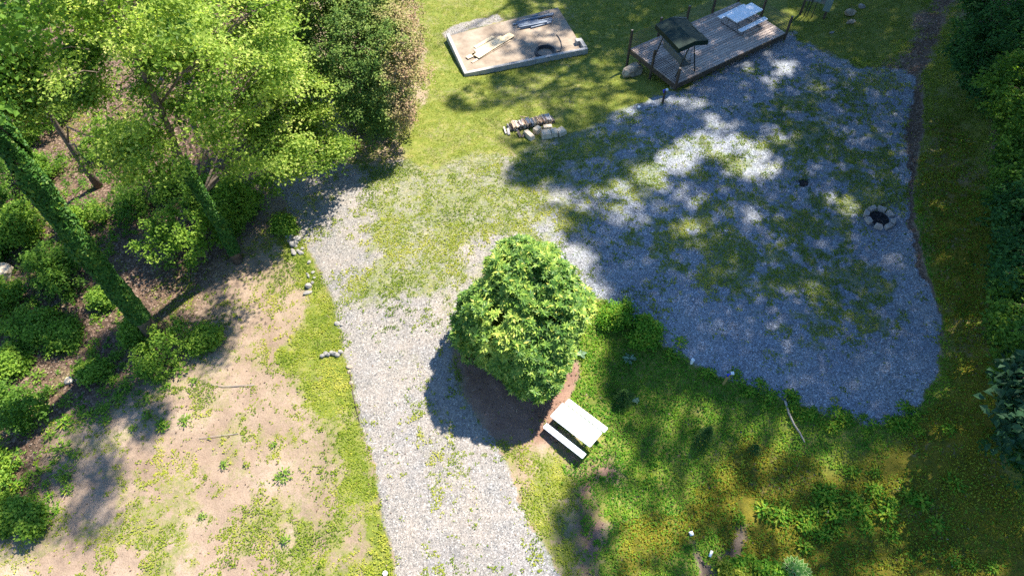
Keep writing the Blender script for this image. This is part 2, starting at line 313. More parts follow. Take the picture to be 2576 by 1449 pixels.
for k, (a, b) in enumerate([((.66, .42, .24), (.85, .62, .4)), ((.42, .28, .18), (.62, .45, .32)), ((.32, .29, .28), (.52, .48, .45)), ((.10, .08, .065), (.2, .16, .13))]):
    M['log%d' % k] = mat(['orange', 'brown', 'grey', 'dark'][k] + '_split_wood', a, .85, b, 8, .3, 20)

def deck_mat():
    m = bpy.data.materials.new('deck_boards'); m.use_nodes = True; t = m.node_tree; p = t.nodes['Principled BSDF']; L = t.links.new; N = t.nodes.new
    tc = N('ShaderNodeTexCoord'); mp = N('ShaderNodeMapping'); mp.inputs['Scale'].default_value = (.6, 9, 9); L(tc.outputs['Object'], mp.inputs['Vector'])
    n = N('ShaderNodeTexNoise'); n.inputs['Scale'].default_value = 1.6; n.inputs['Detail'].default_value = 8; n.inputs['Roughness'].default_value = .7; L(mp.outputs[0], n.inputs['Vector'])
    a = N('ShaderNodeAttribute'); a.attribute_name = 'rnd'; ad = N('ShaderNodeMath'); ad.operation = 'MULTIPLY_ADD'; L(a.outputs['Fac'], ad.inputs[0]); ad.inputs[1].default_value = .35; L(n.outputs['Fac'], ad.inputs[2])
    r = N('ShaderNodeValToRGB'); r.color_ramp.elements[0].position = .35; r.color_ramp.elements[1].position = 1.0
    r.color_ramp.elements[0].color = (.25, .185, .155, 1); r.color_ramp.elements[1].color = (.60, .49, .42, 1); L(ad.outputs[0], r.inputs['Fac'])
    L(r.outputs['Color'], p.inputs['Base Color']); p.inputs['Roughness'].default_value = .7
    return m
M['deck'] = deck_mat()
# ------------------------------------------------------------------ mesh helpers
def np_mesh(name, verts, faces, m, attrs=None, smooth=False):
    """verts (n,3), faces (k,3|4) arrays -> mesh data"""
    me = bpy.data.meshes.new(name); verts = np.ascontiguousarray(verts, np.float32); faces = np.ascontiguousarray(faces, np.int32)
    k, s = faces.shape
    me.vertices.add(len(verts)); me.vertices.foreach_set('co', verts.ravel())
    me.loops.add(k * s); me.loops.foreach_set('vertex_index', faces.ravel())
    me.polygons.add(k); me.polygons.foreach_set('loop_start', np.arange(0, k * s, s, dtype=np.int32))
    me.polygons.foreach_set('use_smooth', np.full(k, smooth))
    for nm, (ty, arr) in (attrs or {}).items():
        at_ = me.attributes.new(nm, ty, 'POINT')
        at_.data.foreach_set('value' if ty == 'FLOAT' else 'color', np.ascontiguousarray(arr, np.float32).ravel())
    me.materials.append(m); me.update(calc_edges=True); return me

def link(name, me, parent=None, loc=(0, 0, 0)):
    o = bpy.data.objects.new(name, me); C.objects.link(o); o.location = loc
    if parent is not None: o.parent = parent
    return o

def tag(o, label=None, cat=None, group=None, kind=None):
    if label: o['label'] = label
    if cat: o['category'] = cat
    if group: o['group'] = group
    if kind: o['kind'] = kind
    return o

def thing(name, label, cat, loc, rz=0., group=None):
    o = bpy.data.objects.new(name, None); C.objects.link(o); o.location = loc; o.rotation_euler = (0, 0, rz); o.empty_display_size = .2
    return tag(o, label, cat, group)

class MB:
    def __init__(s): s.v = []; s.f = []; s.r = []
    def add(s, vs, fs, r=None):
        b = len(s.v); s.v += [tuple(map(float, q)) for q in vs]; s.f += [tuple(b + i for i in f) for f in fs]; s.r += [random.random() if r is None else r] * len(vs)
    def box(s, c, size, rz=0., mtx=None, taper=0., r=None):
        x, y, z = [q / 2 for q in size]; vs = []
        for dz in (-1, 1):
            k = 1 - taper if dz > 0 else 1
            for dx, dy in ((-1, -1), (1, -1), (1, 1), (-1, 1)): vs.append(Vector((dx * x * k, dy * y * k, dz * z)))
        mt = mtx or Matrix.Rotation(rz, 3, 'Z'); c = Vector(c)
        s.add([c + mt @ q for q in vs], [(0, 3, 2, 1), (4, 5, 6, 7), (0, 1, 5, 4), (1, 2, 6, 5), (2, 3, 7, 6), (3, 0, 4, 7)], r)
        return s
    def tube(s, pts, rad, n=8, cap=True):
        pts = [Vector(p) for p in pts]; rad = rad if isinstance(rad, (list, tuple)) else [rad] * len(pts)
        rings = []; up = Vector((0, 0, 1))
        for i, p in enumerate(pts):
            d = (pts[min(i + 1, len(pts) - 1)] - pts[max(i - 1, 0)]).normalized()
            a = d.cross(up if abs(d.z) < .95 else Vector((1, 0, 0))).normalized(); b = d.cross(a)
            rings.append([p + (a * math.cos(2 * math.pi * k / n) + b * math.sin(2 * math.pi * k / n)) * rad[i] for k in range(n)])
        vs = [q for r in rings for q in r]; fs = []
        for i in range(len(pts) - 1):
            for k in range(n): fs.append((i * n + k, i * n + (k + 1) % n, (i + 1) * n + (k + 1) % n, (i + 1) * n + k))
        if cap: fs.append(tuple(range(n - 1, -1, -1))); fs.append(tuple((len(pts) - 1) * n + k for k in range(n)))
        s.add(vs, fs); return s
    def rslab(s, c, size, rad, rz=0., seg=5):      # slab with rounded corners and a slight edge bevel
        x, y, z = size[0] / 2, size[1] / 2, size[2]; out = []
        for lvl, (inset, dz) in enumerate(((.012, 0), (0, .012), (0, z - .012), (.012, z))):
            for cx, cy, a0 in ((1, 1, 0), (-1, 1, 90), (-1, -1, 180), (1, -1, 270)):
                for k in range(seg + 1):
                    a = R(a0 + 90 * k / seg); out.append(Vector(((cx * (x - rad)) + (rad - inset) * math.cos(a), (cy * (y - rad)) + (rad - inset) * math.sin(a), dz - z / 2)))
        n = 4 * (seg + 1); fs = [tuple(range(n - 1, -1, -1)), tuple(3 * n + k for k in range(n))]
        for l in range(3):
            for k in range(n): fs.append((l * n + k, l * n + (k + 1) % n, (l + 1) * n + (k + 1) % n, (l + 1) * n + k))
        mt = Matrix.Rotation(rz, 3, 'Z'); s.add([Vector(c) + mt @ q for q in out], fs); return s
    def rockv(s, c, size, seed=0, rz=0., sub=2, rough=.25, flat=.0):
        import bmesh
        bm = bmesh.new(); bmesh.ops.create_icosphere(bm, subdivisions=sub, radius=1); rr = random.Random(seed)
        cuts = [(Vector((rr.gauss(0, 1), rr.gauss(0, 1), rr.gauss(0, 1))).normalized(), rr.uniform(.6, .9)) for _ in range(9)]
        cuts += [(Vector((0, 0, -1)), .5)]
        mt = Matrix.Rotation(rz, 3, 'Z'); vs = []
        for v in bm.verts:
            q = v.co.copy()
            for nn, dd_ in cuts:
                e = q.dot(nn) - dd_
                if e > 0: q -= nn * e
            q *= 1 + rr.uniform(-.06, .06) * rough * 4
            vs.append(Vector(c) + mt @ Vector((q.x * size[0] / 2, q.y * size[1] / 2, q.z * size[2] / 2)))
        s.add(vs, [tuple(v.index for v in f.verts) for f in bm.faces]); bm.free(); return s
    def mesh(s, name, m, origin=(0, 0, 0), smooth=False):
        me = bpy.data.meshes.new(name); o = Vector(origin)
        me.from_pydata([Vector(q) - o for q in s.v], [], s.f); me.materials.append(m)
        a = me.attributes.new('rnd', 'FLOAT', 'POINT'); a.data.foreach_set('value', np.array(s.r, np.float32))
        if smooth: me.polygons.foreach_set('use_smooth', [True] * len(me.polygons))
        me.update(); return me
    def build(s, name, m, parent=None, smooth=False, top=False):
        """geometry given in world space; the origin goes to the parent's location or, for a top-level thing, to the base centre"""
        if parent is not None:
            o = parent.location; return link(name, s.mesh(name, m, o, smooth), parent)
        vs = np.array(s.v); o = Vector(((vs[:, 0].min() + vs[:, 0].max()) / 2, (vs[:, 1].min() + vs[:, 1].max()) / 2, vs[:, 2].min()))
        return link(name, s.mesh(name, m, o, smooth), None, o)
    def local(s, name, m, parent=None, smooth=False): return link(name, s.mesh(name, m, (0, 0, 0), smooth), parent)

def bevel(o, wd=.01, seg=2):
    b = o.modifiers.new('bevel', 'BEVEL'); b.width = wd; b.segments = seg; b.limit_method = 'ANGLE'; return o

def unit(a): return a / (np.linalg.norm(a, axis=-1, keepdims=True) + 1e-9)

def leaf_arrays(P, Nn, Ln, Wd, D=None, fold=.25, g=None):
    """rhombic folded leaves: P centre, Nn normal, Ln length, Wd width, D direction of the leaf"""
    g = g or rng; n = len(P); Nn = unit(Nn)
    if D is None: D = g.normal(size=(n, 3))
    D = unit(D - (D * Nn).sum(1, keepdims=True) * Nn); S = np.cross(Nn, D)
    Ln = np.broadcast_to(np.asarray(Ln, float), (n,))[:, None]; Wd = np.broadcast_to(np.asarray(Wd, float), (n,))[:, None]
    v = np.empty((n, 4, 3)); up = Nn * Wd * fold
    v[:, 0] = P - D * Ln * .5; v[:, 1] = P + S * Wd * .5 + up - D * Ln * .05; v[:, 2] = P + D * Ln * .5 - up * .4; v[:, 3] = P - S * Wd * .5 + up - D * Ln * .05
    b = (np.arange(n) * 4)[:, None]
    f = np.concatenate([b + [0, 1, 2], b + [0, 2, 3]], 0)
    return v.reshape(-1, 3), f

def leaf_obj(name, P, Nn, Ln, Wd, m, parent=None, D=None, rnd=None, origin=None, fold=.25):
    v, f = leaf_arrays(P, Nn, Ln, Wd, D, fold); n = len(P)
    rnd = rng.random(n) if rnd is None else rnd
    o = np.array(origin if origin is not None else (parent.location if parent is not None else (0, 0, 0)))
    me = np_mesh(name, v - o, f, m, {'rnd': ('FLOAT', np.repeat(rnd, 4))})
    return link(name, me, parent, (0, 0, 0) if parent is not None else o)

def blob_points(blobs, dens, shell=.62, lump=.2):
    """clump centres in a union of ellipsoids, most of them in the outer shell; returns centres, outward directions"""
    out = []; outd = []
    for c, r in blobs:
        r = np.array(r if hasattr(r, '__len__') else (r, r, r * .8)); n = int(dens * 12.57 * (r[0] * r[1] * r[2]) ** (2 / 3))
        d = unit(rng.normal(size=(n, 3))); k = rng.random(n) ** .5 * (1 - shell) + shell
        k *= 1 + lump * (2 * fbm(d[:, 0] * 2 + c[0], d[:, 1] * 2 + d[:, 2] * 3 + c[1], .8, 31) - 1)
        out.append(np.array(c) + d * r * k[:, None]); outd.append(d)
    P = np.concatenate(out); D = np.concatenate(outd); keep = np.ones(len(P), bool)
    i0 = 0
    for bi, (c, r) in enumerate(blobs):                # drop what lies deep inside another blob
        r = np.array(r if hasattr(r, '__len__') else (r, r, r * .8)); q = (((P - np.array(c)) / r) ** 2).sum(1)
        keep &= q > .25
    return P[keep], D[keep]

def spray(P, D, n, rad, flat=.45, upw=1.0, rnds=.55, outw=.5):
    """leaves round each clump centre; returns leaf positions, normals, per-leaf value with a per-clump bias"""
    k = len(P); off = rng.normal(size=(k, n, 3)) * rad * .55; off[..., 2] *= flat
    # sprays droop a little away from the crown
    off[..., 2] -= .12 * (off[..., :2] * D[:, None, :2]).sum(-1)
    L = (P[:, None] + off).reshape(-1, 3)
    N = np.array([0, 0, upw]) + rng.normal(size=(k, n, 3)) * rnds + D[:, None] * outw
    bias = np.repeat(rng.normal(0, .16, k), n) + .12 * np.repeat(np.clip(D[:, 2], -1, 1), n)
    return L, N.reshape(-1, 3), np.clip(rng.normal(.46, .13, k * n) + bias * 1.15, 0, 1)
# ------------------------------------------------------------------ where the sun reaches the ground
SHADE = [(1300,-200),(1290,60),(1180,95),(1240,180),(1130,255),(1260,330),(1310,390),(1270,440),(1330,520),(1460,560),(1425,600),(1440,660),(1500,700),(1560,800),(1530,880),(1500,980),
 (1545,1020),(1590,1120),(1500,1190),(1440,1240),(1400,1300),(1420,1400),(1440,1700),(3400,1700),(3400,-200)]
SPOTS = [(1931,137,9,6,.8),(1876,171,14,10,.9),(1972,170,26,18,1),(1936,210,15,10,.9),(1711,260,12,9,.9),(1756,262,11,8,.9),(2050,215,14,12,.6),
 (1800,310,40,22,.7),(1640,440,50,32,1),(1700,405,55,38,1),(1765,365,62,34,1),(1850,380,66,38,.85),(1905,415,66,36,.95),(1720,490,50,20,.7),(1950,350,40,34,.5),
 (1560,480,60,18,.6),(1470,510,70,22,.8),(1360,500,80,30,.9),(1465,650,34,24,1),(2110,515,40,30,.6),(1600,530,80,18,.6),(1740,580,50,30,.5),(1785,610,50,20,.4),
 (1500,190,90,10,.5),(1550,212,50,9,.6),(1420,232,110,9,.5),(1640,250,60,10,.8),(1560,292,60,9,.5),(1280,285,110,12,.9),(1180,330,70,30,1),
 (1150,110,70,60,1),(1240,70,40,60,.7),(1240,135,60,35,.8),(1350,95,50,20,.8),(1430,115,30,26,.9),(1200,165,60,20,1),(1335,322,80,26,.5),(1230,12,60,20,.8),(1360,14,50,12,.6),(1390,40,40,18,.5),
 (1905,105,34,10,.7),(1925,92,20,10,.5),(2000,45,36,24,.8),(1560,140,60,12,.3),(1600,40,40,14,.4),
 (1700,1000,52,18,1),(1745,1022,50,18,1),(1929,1120,60,16,.8),(1949,1161,34,14,.9),(2056,1222,36,24,.8),(1600,1364,64,56,.95),(1630,1310,60,30,.7),(1540,1260,30,40,.4),(1740,1395,40,26,.6),
 (1690,870,30,14,.5),(1620,1060,60,20,.35),(2400,640,60,90,.35),(2300,1180,90,40,.3),(2150,1290,80,30,.35),(2040,740,70,40,.2),(2260,300,40,40,.2),(1900,560,60,30,.3),(1480,1390,40,50,.35),
 (1580,1180,50,40,.35),(1860,1280,60,40,.3),(2400,1350,80,50,.25)]
LITLEFT = [(740,570),(690,600),(720,680),(660,760),(640,860),(600,960),(600,1100),(420,1230),(330,1330),(300,1600),(1500,1600),(1500,500),(1010,430),(930,480),(830,545)]
HALF = [(-700,1600),(-700,560),(0,520),(330,490),(560,570),(760,560),(1200,560),(1200,1700)]
BANKL = [(1520,1080),(1700,960),(1960,1030),(2200,1100),(2320,1070),(2385,950),(2360,700),(2310,480),(2330,280),(2430,290),(2480,600),(2530,1100),(2640,1300),(2640,1600),(1440,1600)]
def light_at(px, py):
    s = sst(sdist(px, py, SHADE), -14, 14); L = 1 - s; L = np.maximum(L, .48 * sst(sdist(px, py, [(1120,180),(1560,130),(1660,240),(1560,300),(1430,330),(1300,420),(1150,330)]), -20, 30) * 1.2); L = np.maximum(L, .60 * sst(sdist(px, py, BANKL), -20, 30))
    n = fbm(px, py, 60, 41) - .5
    for cx, cy, rx, ry, st in SPOTS:
        q = ((px - cx) / (rx + 9)) ** 2 + ((py - cy) / (ry + 7)) ** 2 + n * .7
        L = np.maximum(L, st * (1 - sst(q, .75, 1.25)))
    return L
def shadow_px(P):
    G = P - SUN * (P[:, 2:3] / SUN[2])
    for _ in range(4):
        z = hgt(G[:, 0], G[:, 1]); G = P - SUN * ((P[:, 2:3] - z[:, None]) / SUN[2])
    a, b, c = proj(G); return a, b, G
BUSHC = np.array([.48, 14.1, 2.2])
def hits_bush(P, rad=3.2):
    dlt = P - BUSHC; t = dlt @ SUN; perp = dlt - t[:, None] * SUN; return (np.linalg.norm(perp, axis=1) < rad) & (t > 0)
# ================================================================== SETTING: ground
def axis(a0, a1, fine, lo, hi):
    mid = np.arange(a0, a1 + 1e-6, fine); left = []; right = []; s = fine; x = a0
    while x > lo: s *= 1.25; x -= s; left.append(x)
    s = fine; x = a1
    while x < hi: s *= 1.25; x += s; right.append(x)
    return np.concatenate([left[::-1], mid, right])
xs = axis(-31, 33, .1, -600, 600); ys = axis(3.5, 42, .1, -500, 900)
X, Y = np.meshgrid(xs, ys, indexing='ij'); Xf, Yf = X.ravel(), Y.ravel()
mk = masks(Xf, Yf)
Z = hgt(Xf, Yf) + (fbm(Xf, Yf, 1.1, 21) - .5) * .10 * (1 - mk['gravel'] * .75) + (fbm(Xf, Yf, .3, 22, 2) - .5) * .035
Z += mk['gravel'] * .03 + mk['moss'] * (fbm(Xf, Yf, .9, 23) - .5) * .18 - mk['wet'] * .12
nx, ny = X.shape; idx = np.arange(nx * ny).reshape(nx, ny)
F = np.stack([idx[:-1, :-1].ravel(), idx[1:, :-1].ravel(), idx[1:, 1:].ravel(), idx[:-1, 1:].ravel()], 1)
VV = np.stack([Xf, Yf, Z], 1)
att_c = np.stack([mk['gravel'], mk['cover'], mk['moss'], np.ones_like(Z)], 1)
tan_shade_w = np.clip(.35 + .65 * (1 - sst(mk['px'], 1200, 1600)) - .06 * mk['rut'], 0, 1)  # tan dust on the driveway, painted blue shade towards the pad
att_s = np.stack([mk['red'], mk['litter'], mk['wet'], tan_shade_w], 1)
isg = (mk['gravel'][F].mean(1) > .5)
def sub_mesh(name, sel):
    Fs = F[sel]; u, inv = np.unique(Fs, return_inverse=True); inv = inv.reshape(Fs.shape)
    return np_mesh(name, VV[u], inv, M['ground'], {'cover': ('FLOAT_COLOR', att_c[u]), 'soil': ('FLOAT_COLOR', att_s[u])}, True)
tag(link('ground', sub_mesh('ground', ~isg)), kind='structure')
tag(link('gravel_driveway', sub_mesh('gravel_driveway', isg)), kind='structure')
def zsurf(x, y):
    mkk = masks(x, y)
    return hgt(x, y) + mkk['gravel'] * .03, mkk

# ground cover: scattered leaves and blades
def scatter(n, x0, x1, y0, y1):
    x = rng.uniform(x0, x1, n); y = rng.uniform(y0, y1, n)
    a, b, d = proj(np.stack([x, y, hgt(x, y)], -1)); k = (a > -120) & (a < 2700) & (b > -60) & (b < 1540)
    return x[k], y[k]
slab_poly_px = [(1128,85),(1402,20),(1478,118),(1170,194)]
deck_px = [(1600,120),(1700,225),(1985,90),(1985,-80),(1850,-60)]
x, y = scatter(1250000, -31, 33, 4, 42); z, mm = zsurf(x, y)
px_, py_ = mm['px'], mm['py']
fpx = at_z(2210, 552, .08); apx = at_z(2022, 461, .05)
off_pit = (np.hypot(x - fpx[0], y - fpx[1]) > .72) & (np.hypot(x - apx[0], y - apx[1]) > .3)
free = off_pit & (sdist(px_, py_, slab_poly_px) < -2) & ~((sdist(px_, py_, deck_px) > 4))
fn = .45 * fbm(x, y, 1.1, 51, 4) + .55 * fbm(x, y, .2, 53, 3); fn = (fn - .5) * 1.7 + .5; dens = mm['cover']
tuft = sst(fn, .80 - .72 * dens, 1.05 - .72 * dens)
keep = free & (rng.random(len(x)) < np.clip(tuft, 0, 1) * np.where(mm['lawn'] > .5, .55, .85))
x, y, z = x[keep], y[keep], z[keep]; mm = {k: v[keep] for k, v in mm.items()}; fn = fn[keep]
kind = np.where(mm['lawn'] > .5, 0, np.where((mm['moss'] >= .45) & (rng.random(len(x)) < .35), 2, np.where((mm['bank'] > .4) & (mm['moss'] < .45), 2, np.where(mm['moss'] >= .45, 3, 1))))
tall = fbm(x, y, 1.3, 61)
for kd, nm, mt_, ln, wd, ht in ((0, 'lawn_grass', 'grass', .075, .024, .03), (1, 'low_weeds', 'weed', .07, .042, .035), (2, 'bank_plants', 'bankleaf', .09, .045, .10), (3, 'moss_cover', 'mossleaf', .085, .045, .09)):
    s = kind == kd; n = s.sum()
    if not n: continue
    hh = ht * (.2 + 1.6 * np.clip(tall[s] * 1.4 - .3, 0, 1)) * rng.random(n) + .012
    P = np.stack([x[s], y[s], z[s] + hh], 1); N = np.array([0, 0, 1.]) + rng.normal(size=(n, 3)) * (.75 if kd == 0 else .5)
    sz = rng.uniform(.6, 1.35, n)
    hue = np.clip(.5 + (fbm(x[s], y[s], 3.0, 71) - .5) * 1.0 + (fbm(x[s], y[s], .6, 73, 3) - .5) * 1.1 + rng.normal(0, .17, n), 0, 1)
    if kd == 3: hue = np.where(rng.random(n) < .25, rng.uniform(.85, 1, n), hue * .8)
    o = leaf_obj(nm, P, N, ln * sz, wd * sz, M[mt_], None, rnd=hue)
    tag(o, {0: 'short mown grass of the lawn around the concrete slab and deck', 1: 'low yellow green weeds sprouting through gravel and bare soil', 2: 'knee high mixed green plants on the bank below the gravel', 3: 'yellow green moss and low growth on the shaded bank'}[kd], 'grass' if kd == 0 else 'ground cover', kind='stuff')
# loose stones on the gravel
x, y = scatter(420000, -31, 33, 4, 42); z, mm = zsurf(x, y); k = (rng.random(len(x)) < mm['gravel'] * .55) & (mm['cover'] < .75) & (np.hypot(x - fpx[0], y - fpx[1]) > .72) & (np.hypot(x - apx[0], y - apx[1]) > .3); x, y, z = x[k], y[k], z[k]; n = len(x)
v, f = leaf_arrays(np.stack([x, y, z + .012], 1), np.array([0, 0, 1.]) + rng.normal(size=(n, 3)) * .45, rng.uniform(.022, .05, n), rng.uniform(.018, .04, n), fold=.5)
rv = np.clip(rng.beta(2, 2.2, n) + (fbm(x, y, 2.5, 77) - .5) * .3, 0, 1)
o = link('loose_gravel', np_mesh('loose_gravel', v, f, M['chip'], {'rnd': ('FLOAT', np.repeat(rv, 4))})); tag(o, 'loose grey crushed stones on the driveway and parking pad', 'gravel', kind='stuff')
# fallen leaves
x, y = scatter(260000, -31, 33, 4, 42); z, mm = zsurf(x, y); k = (rng.random(len(x)) < np.clip(mm['litter'] * .5 + .035 + mm['bank'] * .05 + mm['red'] * .08, 0, 1) * (1 - .8 * mm['gravel']) * (1 - mm['lawn'])) ; x, y, z = x[k], y[k], z[k]; n = len(x)
o = leaf_obj('fallen_leaves', np.stack([x, y, z + .02], 1), np.array([0, 0, 1.]) + rng.normal(size=(n, 3)) * .4, rng.uniform(.05, .11, n), rng.uniform(.03, .06, n), M['deadleaf'])
tag(o, 'brown fallen leaves and twigs on the woodland floor', 'leaf litter', kind='stuff')
# ================================================================== HARD OBJECTS
# ---- concrete foundation
def foundation():
    zf = -1.12
    c = [at_z(px, py, zf) for px, py in ((1122, 92), (1400, 20), (1478, 124), (1169, 193))]
    bl, br = Vector(c[3]), Vector(at_z(1480, 121, zf + .25)); ax = (br - bl); ax.z = 0; W_ = ax.length; ax.normalize()
    tl = Vector(c[0]); ay = Vector((-ax.y, ax.x, 0)); Dp = max((tl - bl).dot(ay), 3.); rz = math.atan2(ax.y, ax.x)
    tr_ = Vector(c[1]); W2 = (tr_ - bl).dot(ax); Dp2 = (tr_ - bl).dot(ay)
    root = thing('concrete_foundation', 'low concrete foundation slab with front and left walls on the lawn', 'foundation', (bl.x, bl.y, zf))
    root.rotation_euler.z = rz
    m = MB(); m.add([(.1, .1, -.5), (W_ - .15, .1, -.5), (W2 + .1, Dp2, -.5), (.1, Dp, -.5), (.1, .1, 0), (W_ - .15, .1, 0), (W2 + .1, Dp2, 0), (.1, Dp, 0)], [(0, 3, 2, 1), (4, 5, 6, 7), (0, 1, 5, 4), (1, 2, 6, 5), (2, 3, 7, 6), (3, 0, 4, 7)])
    bevel(m.local('floor_slab', M['concrete'], root), .03)
    m = MB(); m.box((W_ / 2, .1, -.16), (W_, .2, .68)); bevel(m.local('front_wall', M['wall'], root), .015)
    m = MB(); m.box((.1, Dp / 2 + .1, -.2), (.196, Dp - .2, .74)); bevel(m.local('side_wall', M['wall'], root), .015)
    m = MB(); m.box((W_ - .12, .65, -.12), (.22, .9, .7)); m.box((W_ - .34, .92, -.08), (.2, .3, .7)); bevel(m.local('return_wall', M['wall'], root), .015)
    return root, zf, bl, ax, ay, W_, Dp
fnd, ZF, FBL, FAX, FAY, FW, FD = foundation()
c1 = lambda X_, Y_: (1088 + X_ * .2504, Y_ * .2504)       # close-up of the slab -> photo
# pipes
pip = [((808,250),(1060,205)),((845,230),(1212,150)),((900,210),(1165,155)),((905,222),(1215,138)),((855,265),(1205,205)),((868,278),(1150,225)),((880,292),(1195,222)),((860,255),(1195,190)),((1000,168),(1056,158)),((990,282),(1190,230))]
for k, (a, b) in enumerate(pip):
    z_ = ZF + .06 + .045 * (k % 3)
    A_, B_ = Vector(at_z(*c1(*a), z_)), Vector(at_z(*c1(*b), z_)); r_ = .05 if k != 3 else .058
    m = MB(); m.tube([A_, A_.lerp(B_, .93), A_.lerp(B_, .932), B_], [r_, r_, r_ * 1.2, r_ * 1.2], 12)
    o = m.build('plastic_pipe', M['pvc'], smooth=False)
    tag(o, 'short grey plastic pipe offcut behind the pipe pile on the slab' if k == 8 else 'long grey plastic pipe in the loose pile on the slab', 'pipe', 'grey pipes lying on the concrete slab')
# lumber
lum = [((425,482),(612,372),.24,'lumber','short pale plank with a ragged end on the slab, farthest of the boards'),((430,520),(700,372),.28,'lumber','broad pale plank behind the widest board on the slab'),((345,585),(440,540),.28,'lumber','stubby pale board offcut at the left end of the lumber stack'),((440,572),(800,348),.48,'lumber','widest pale board of the lumber stack on the slab'),((400,560),(560,480),.26,'lumber2','darker plank partly under the widest board'),((395,632),(780,408),.17,'lumber2','narrow weathered board along the near edge of the lumber stack')]
for k, (a, b, wd, mt_, lb) in enumerate(lum):
    z_ = ZF + .025 + [.0, .0, .042, .084, .042, .0][k]
    A_, B_ = Vector(at_z(*c1(*a), z_)), Vector(at_z(*c1(*b), z_)); d = B_ - A_
    m = MB(); m.box((A_ + B_) / 2, (d.length, wd, .04), math.atan2(d.y, d.x)); o = m.build('lumber_board', M[mt_]); bevel(o, .004); tag(o, lb, 'board', 'boards stacked on the concrete slab')
# hose coil
cc = Vector(at_z(*c1(1135, 530), ZF + .05)); m = MB()
for k in range(9):
    rr = .62 - .035 * (k % 5) + (.06 if k == 8 else 0); zz = .0 + .045 * (k // 5 + (k % 2))
    ox, oy = random.uniform(-.03, .03), random.uniform(-.03, .03)
    m.tube([cc + Vector((ox + rr * math.cos(a), oy + rr * math.sin(a), zz)) for a in np.linspace(0, 2 * math.pi, 41)], .024, 8, False)
tail = [at_z(*c1(*q), ZF + .04) for q in ((1250,525),(1285,515),(1298,470),(1290,420),(1270,380),(1245,350))]
m.tube(tail, .024, 8)
tag(m.build('pipe_coil', M['hose'], smooth=True), 'coil of black flexible pipe by the front wall of the slab', 'pipe coil')

# ---- deck
c2 = lambda X_, Y_: (1542 + X_ * .263, Y_ * .263)
DZ = .38
def deck():
    fl, fr = Vector(at_z(1700, 213, DZ)), Vector(at_z(1977, 84, DZ)); bl = Vector(at_z(1608, 113, DZ))
    ax = (fr - fl).normalized(); ay = Vector((-ax.y, ax.x, 0)); W_ = (fr - fl).length; Dp = (bl - fl).dot(ay); rz = math.atan2(ax.y, ax.x)
    root = thing('wooden_deck', 'weathered wooden deck with cable railing beside the gravel pad', 'deck', (fl.x, fl.y, DZ), rz)
    m = MB(); nb = int(Dp / .18)
    for k in range(nb):
        y0 = (k + .5) * Dp / nb; cuts = sorted([0, W_] + [random.uniform(1, W_ - 1) for _ in range(2)])
        for a, b in zip(cuts[:-1], cuts[1:]): m.box(((a + b) / 2, y0, -.02), (b - a - .006, Dp / nb - .028, .04))
    m.local('deck_floor', M['deck'], root)
    m = MB(); m.box((W_ / 2, -.022, -.17), (W_ + .02, .04, .26)); m.local('fascia_board', M['post'], root)
    m = MB(); m.box((-.022, Dp / 2, -.17), (.04, Dp, .26)); m.box((W_ + .022, Dp / 2, -.17), (.04, Dp, .26)); m.box((W_ / 2, Dp + .022, -.17), (W_, .04, .26)); m.local('rim_joist', M['post'], root)
    m = MB(); m.box((.35, Dp - .55, -.75), (.09, .09, 1.3), mtx=Matrix.Rotation(R(38), 3, 'X')); m.local('brace', M['post'], root)
    ps = [(.02, -.02, 1.02, .35), (-.02, Dp * .5, 1.05, .9), (-.03, Dp + .03, 1.15, 1.75)]
    sp = W_ / 4
    ps += [(sp * k, Dp + .03, 1.15, 1.6) for k in (1, 2, 3)] + [(W_ + .02, Dp + .03, 1.15, 1.4), (W_ + .02, Dp * .52, 1.1, .7), (W_ + .02, -.02, 1.05, .45)]
    for (x_, y_, up, dn) in ps:
        m = MB(); m.box((x_, y_, (up - dn) / 2), (.11, .11, up + dn)); o = m.local('railing_post', M['post'], root); bevel(o, .008)
        t = MB(); t.box((x_, y_, up + .008), (.1, .1, .014)); t.local('post_top', M['deckend'], o)
    for k in range(7):
        z_ = .12 + k * .125
        m = MB(); m.tube([(.0, 0, z_), (-.02, Dp * .5, z_), (-.03, Dp, z_), (W_, Dp + .03, z_), (W_ + .02, Dp / 2, z_), (W_ + .02, 0, z_)], .012, 5); m.local('railing_cable', M['cable'], root)
    return root, W_, Dp, rz, ax, ay, fl
dk, DW, DD, DRZ, DAX, DAY, DFL = deck()
print('deck', DW, DD, 'found', FW, FD)

def picnic_table(label, loc, rz, L_=1.83, W_=.76, tilt=None):
    t = thing('picnic_table', label, 'picnic table', loc, rz)
    m = MB(); m.rslab((0, 0, .725), (L_, W_, .045), .05); m.local('table_top', M['plastic'], t)
    for s in (-1, 1):
        m = MB(); m.rslab((0, s * .668, .43), (L_, .25, .045), .04); m.local('bench_seat', M['plastic'], t)
    for sx in (-1, 1):
        x_ = sx * .62; m = MB()
        m.tube([(x_, -.26, .7), (x_, -.34, .05), (x_, .34, .05), (x_, .26, .7)], .017, 8)
        m.tube([(x_, -.7, .41), (x_, -.7, .03), (x_, .7, .03), (x_, .7, .41)], .017, 8)
        m.tube([(x_, -.6, .4), (x_, .6, .4)], .014, 8); m.local('leg_frame', M['frame'], t)
    m = MB(); m.tube([(-.62, -.2, .68), (.62, -.2, .68)], .014, 8); m.tube([(-.62, .2, .68), (.62, .2, .68)], .014, 8); m.local('cross_bar', M['frame'], t)
    return t
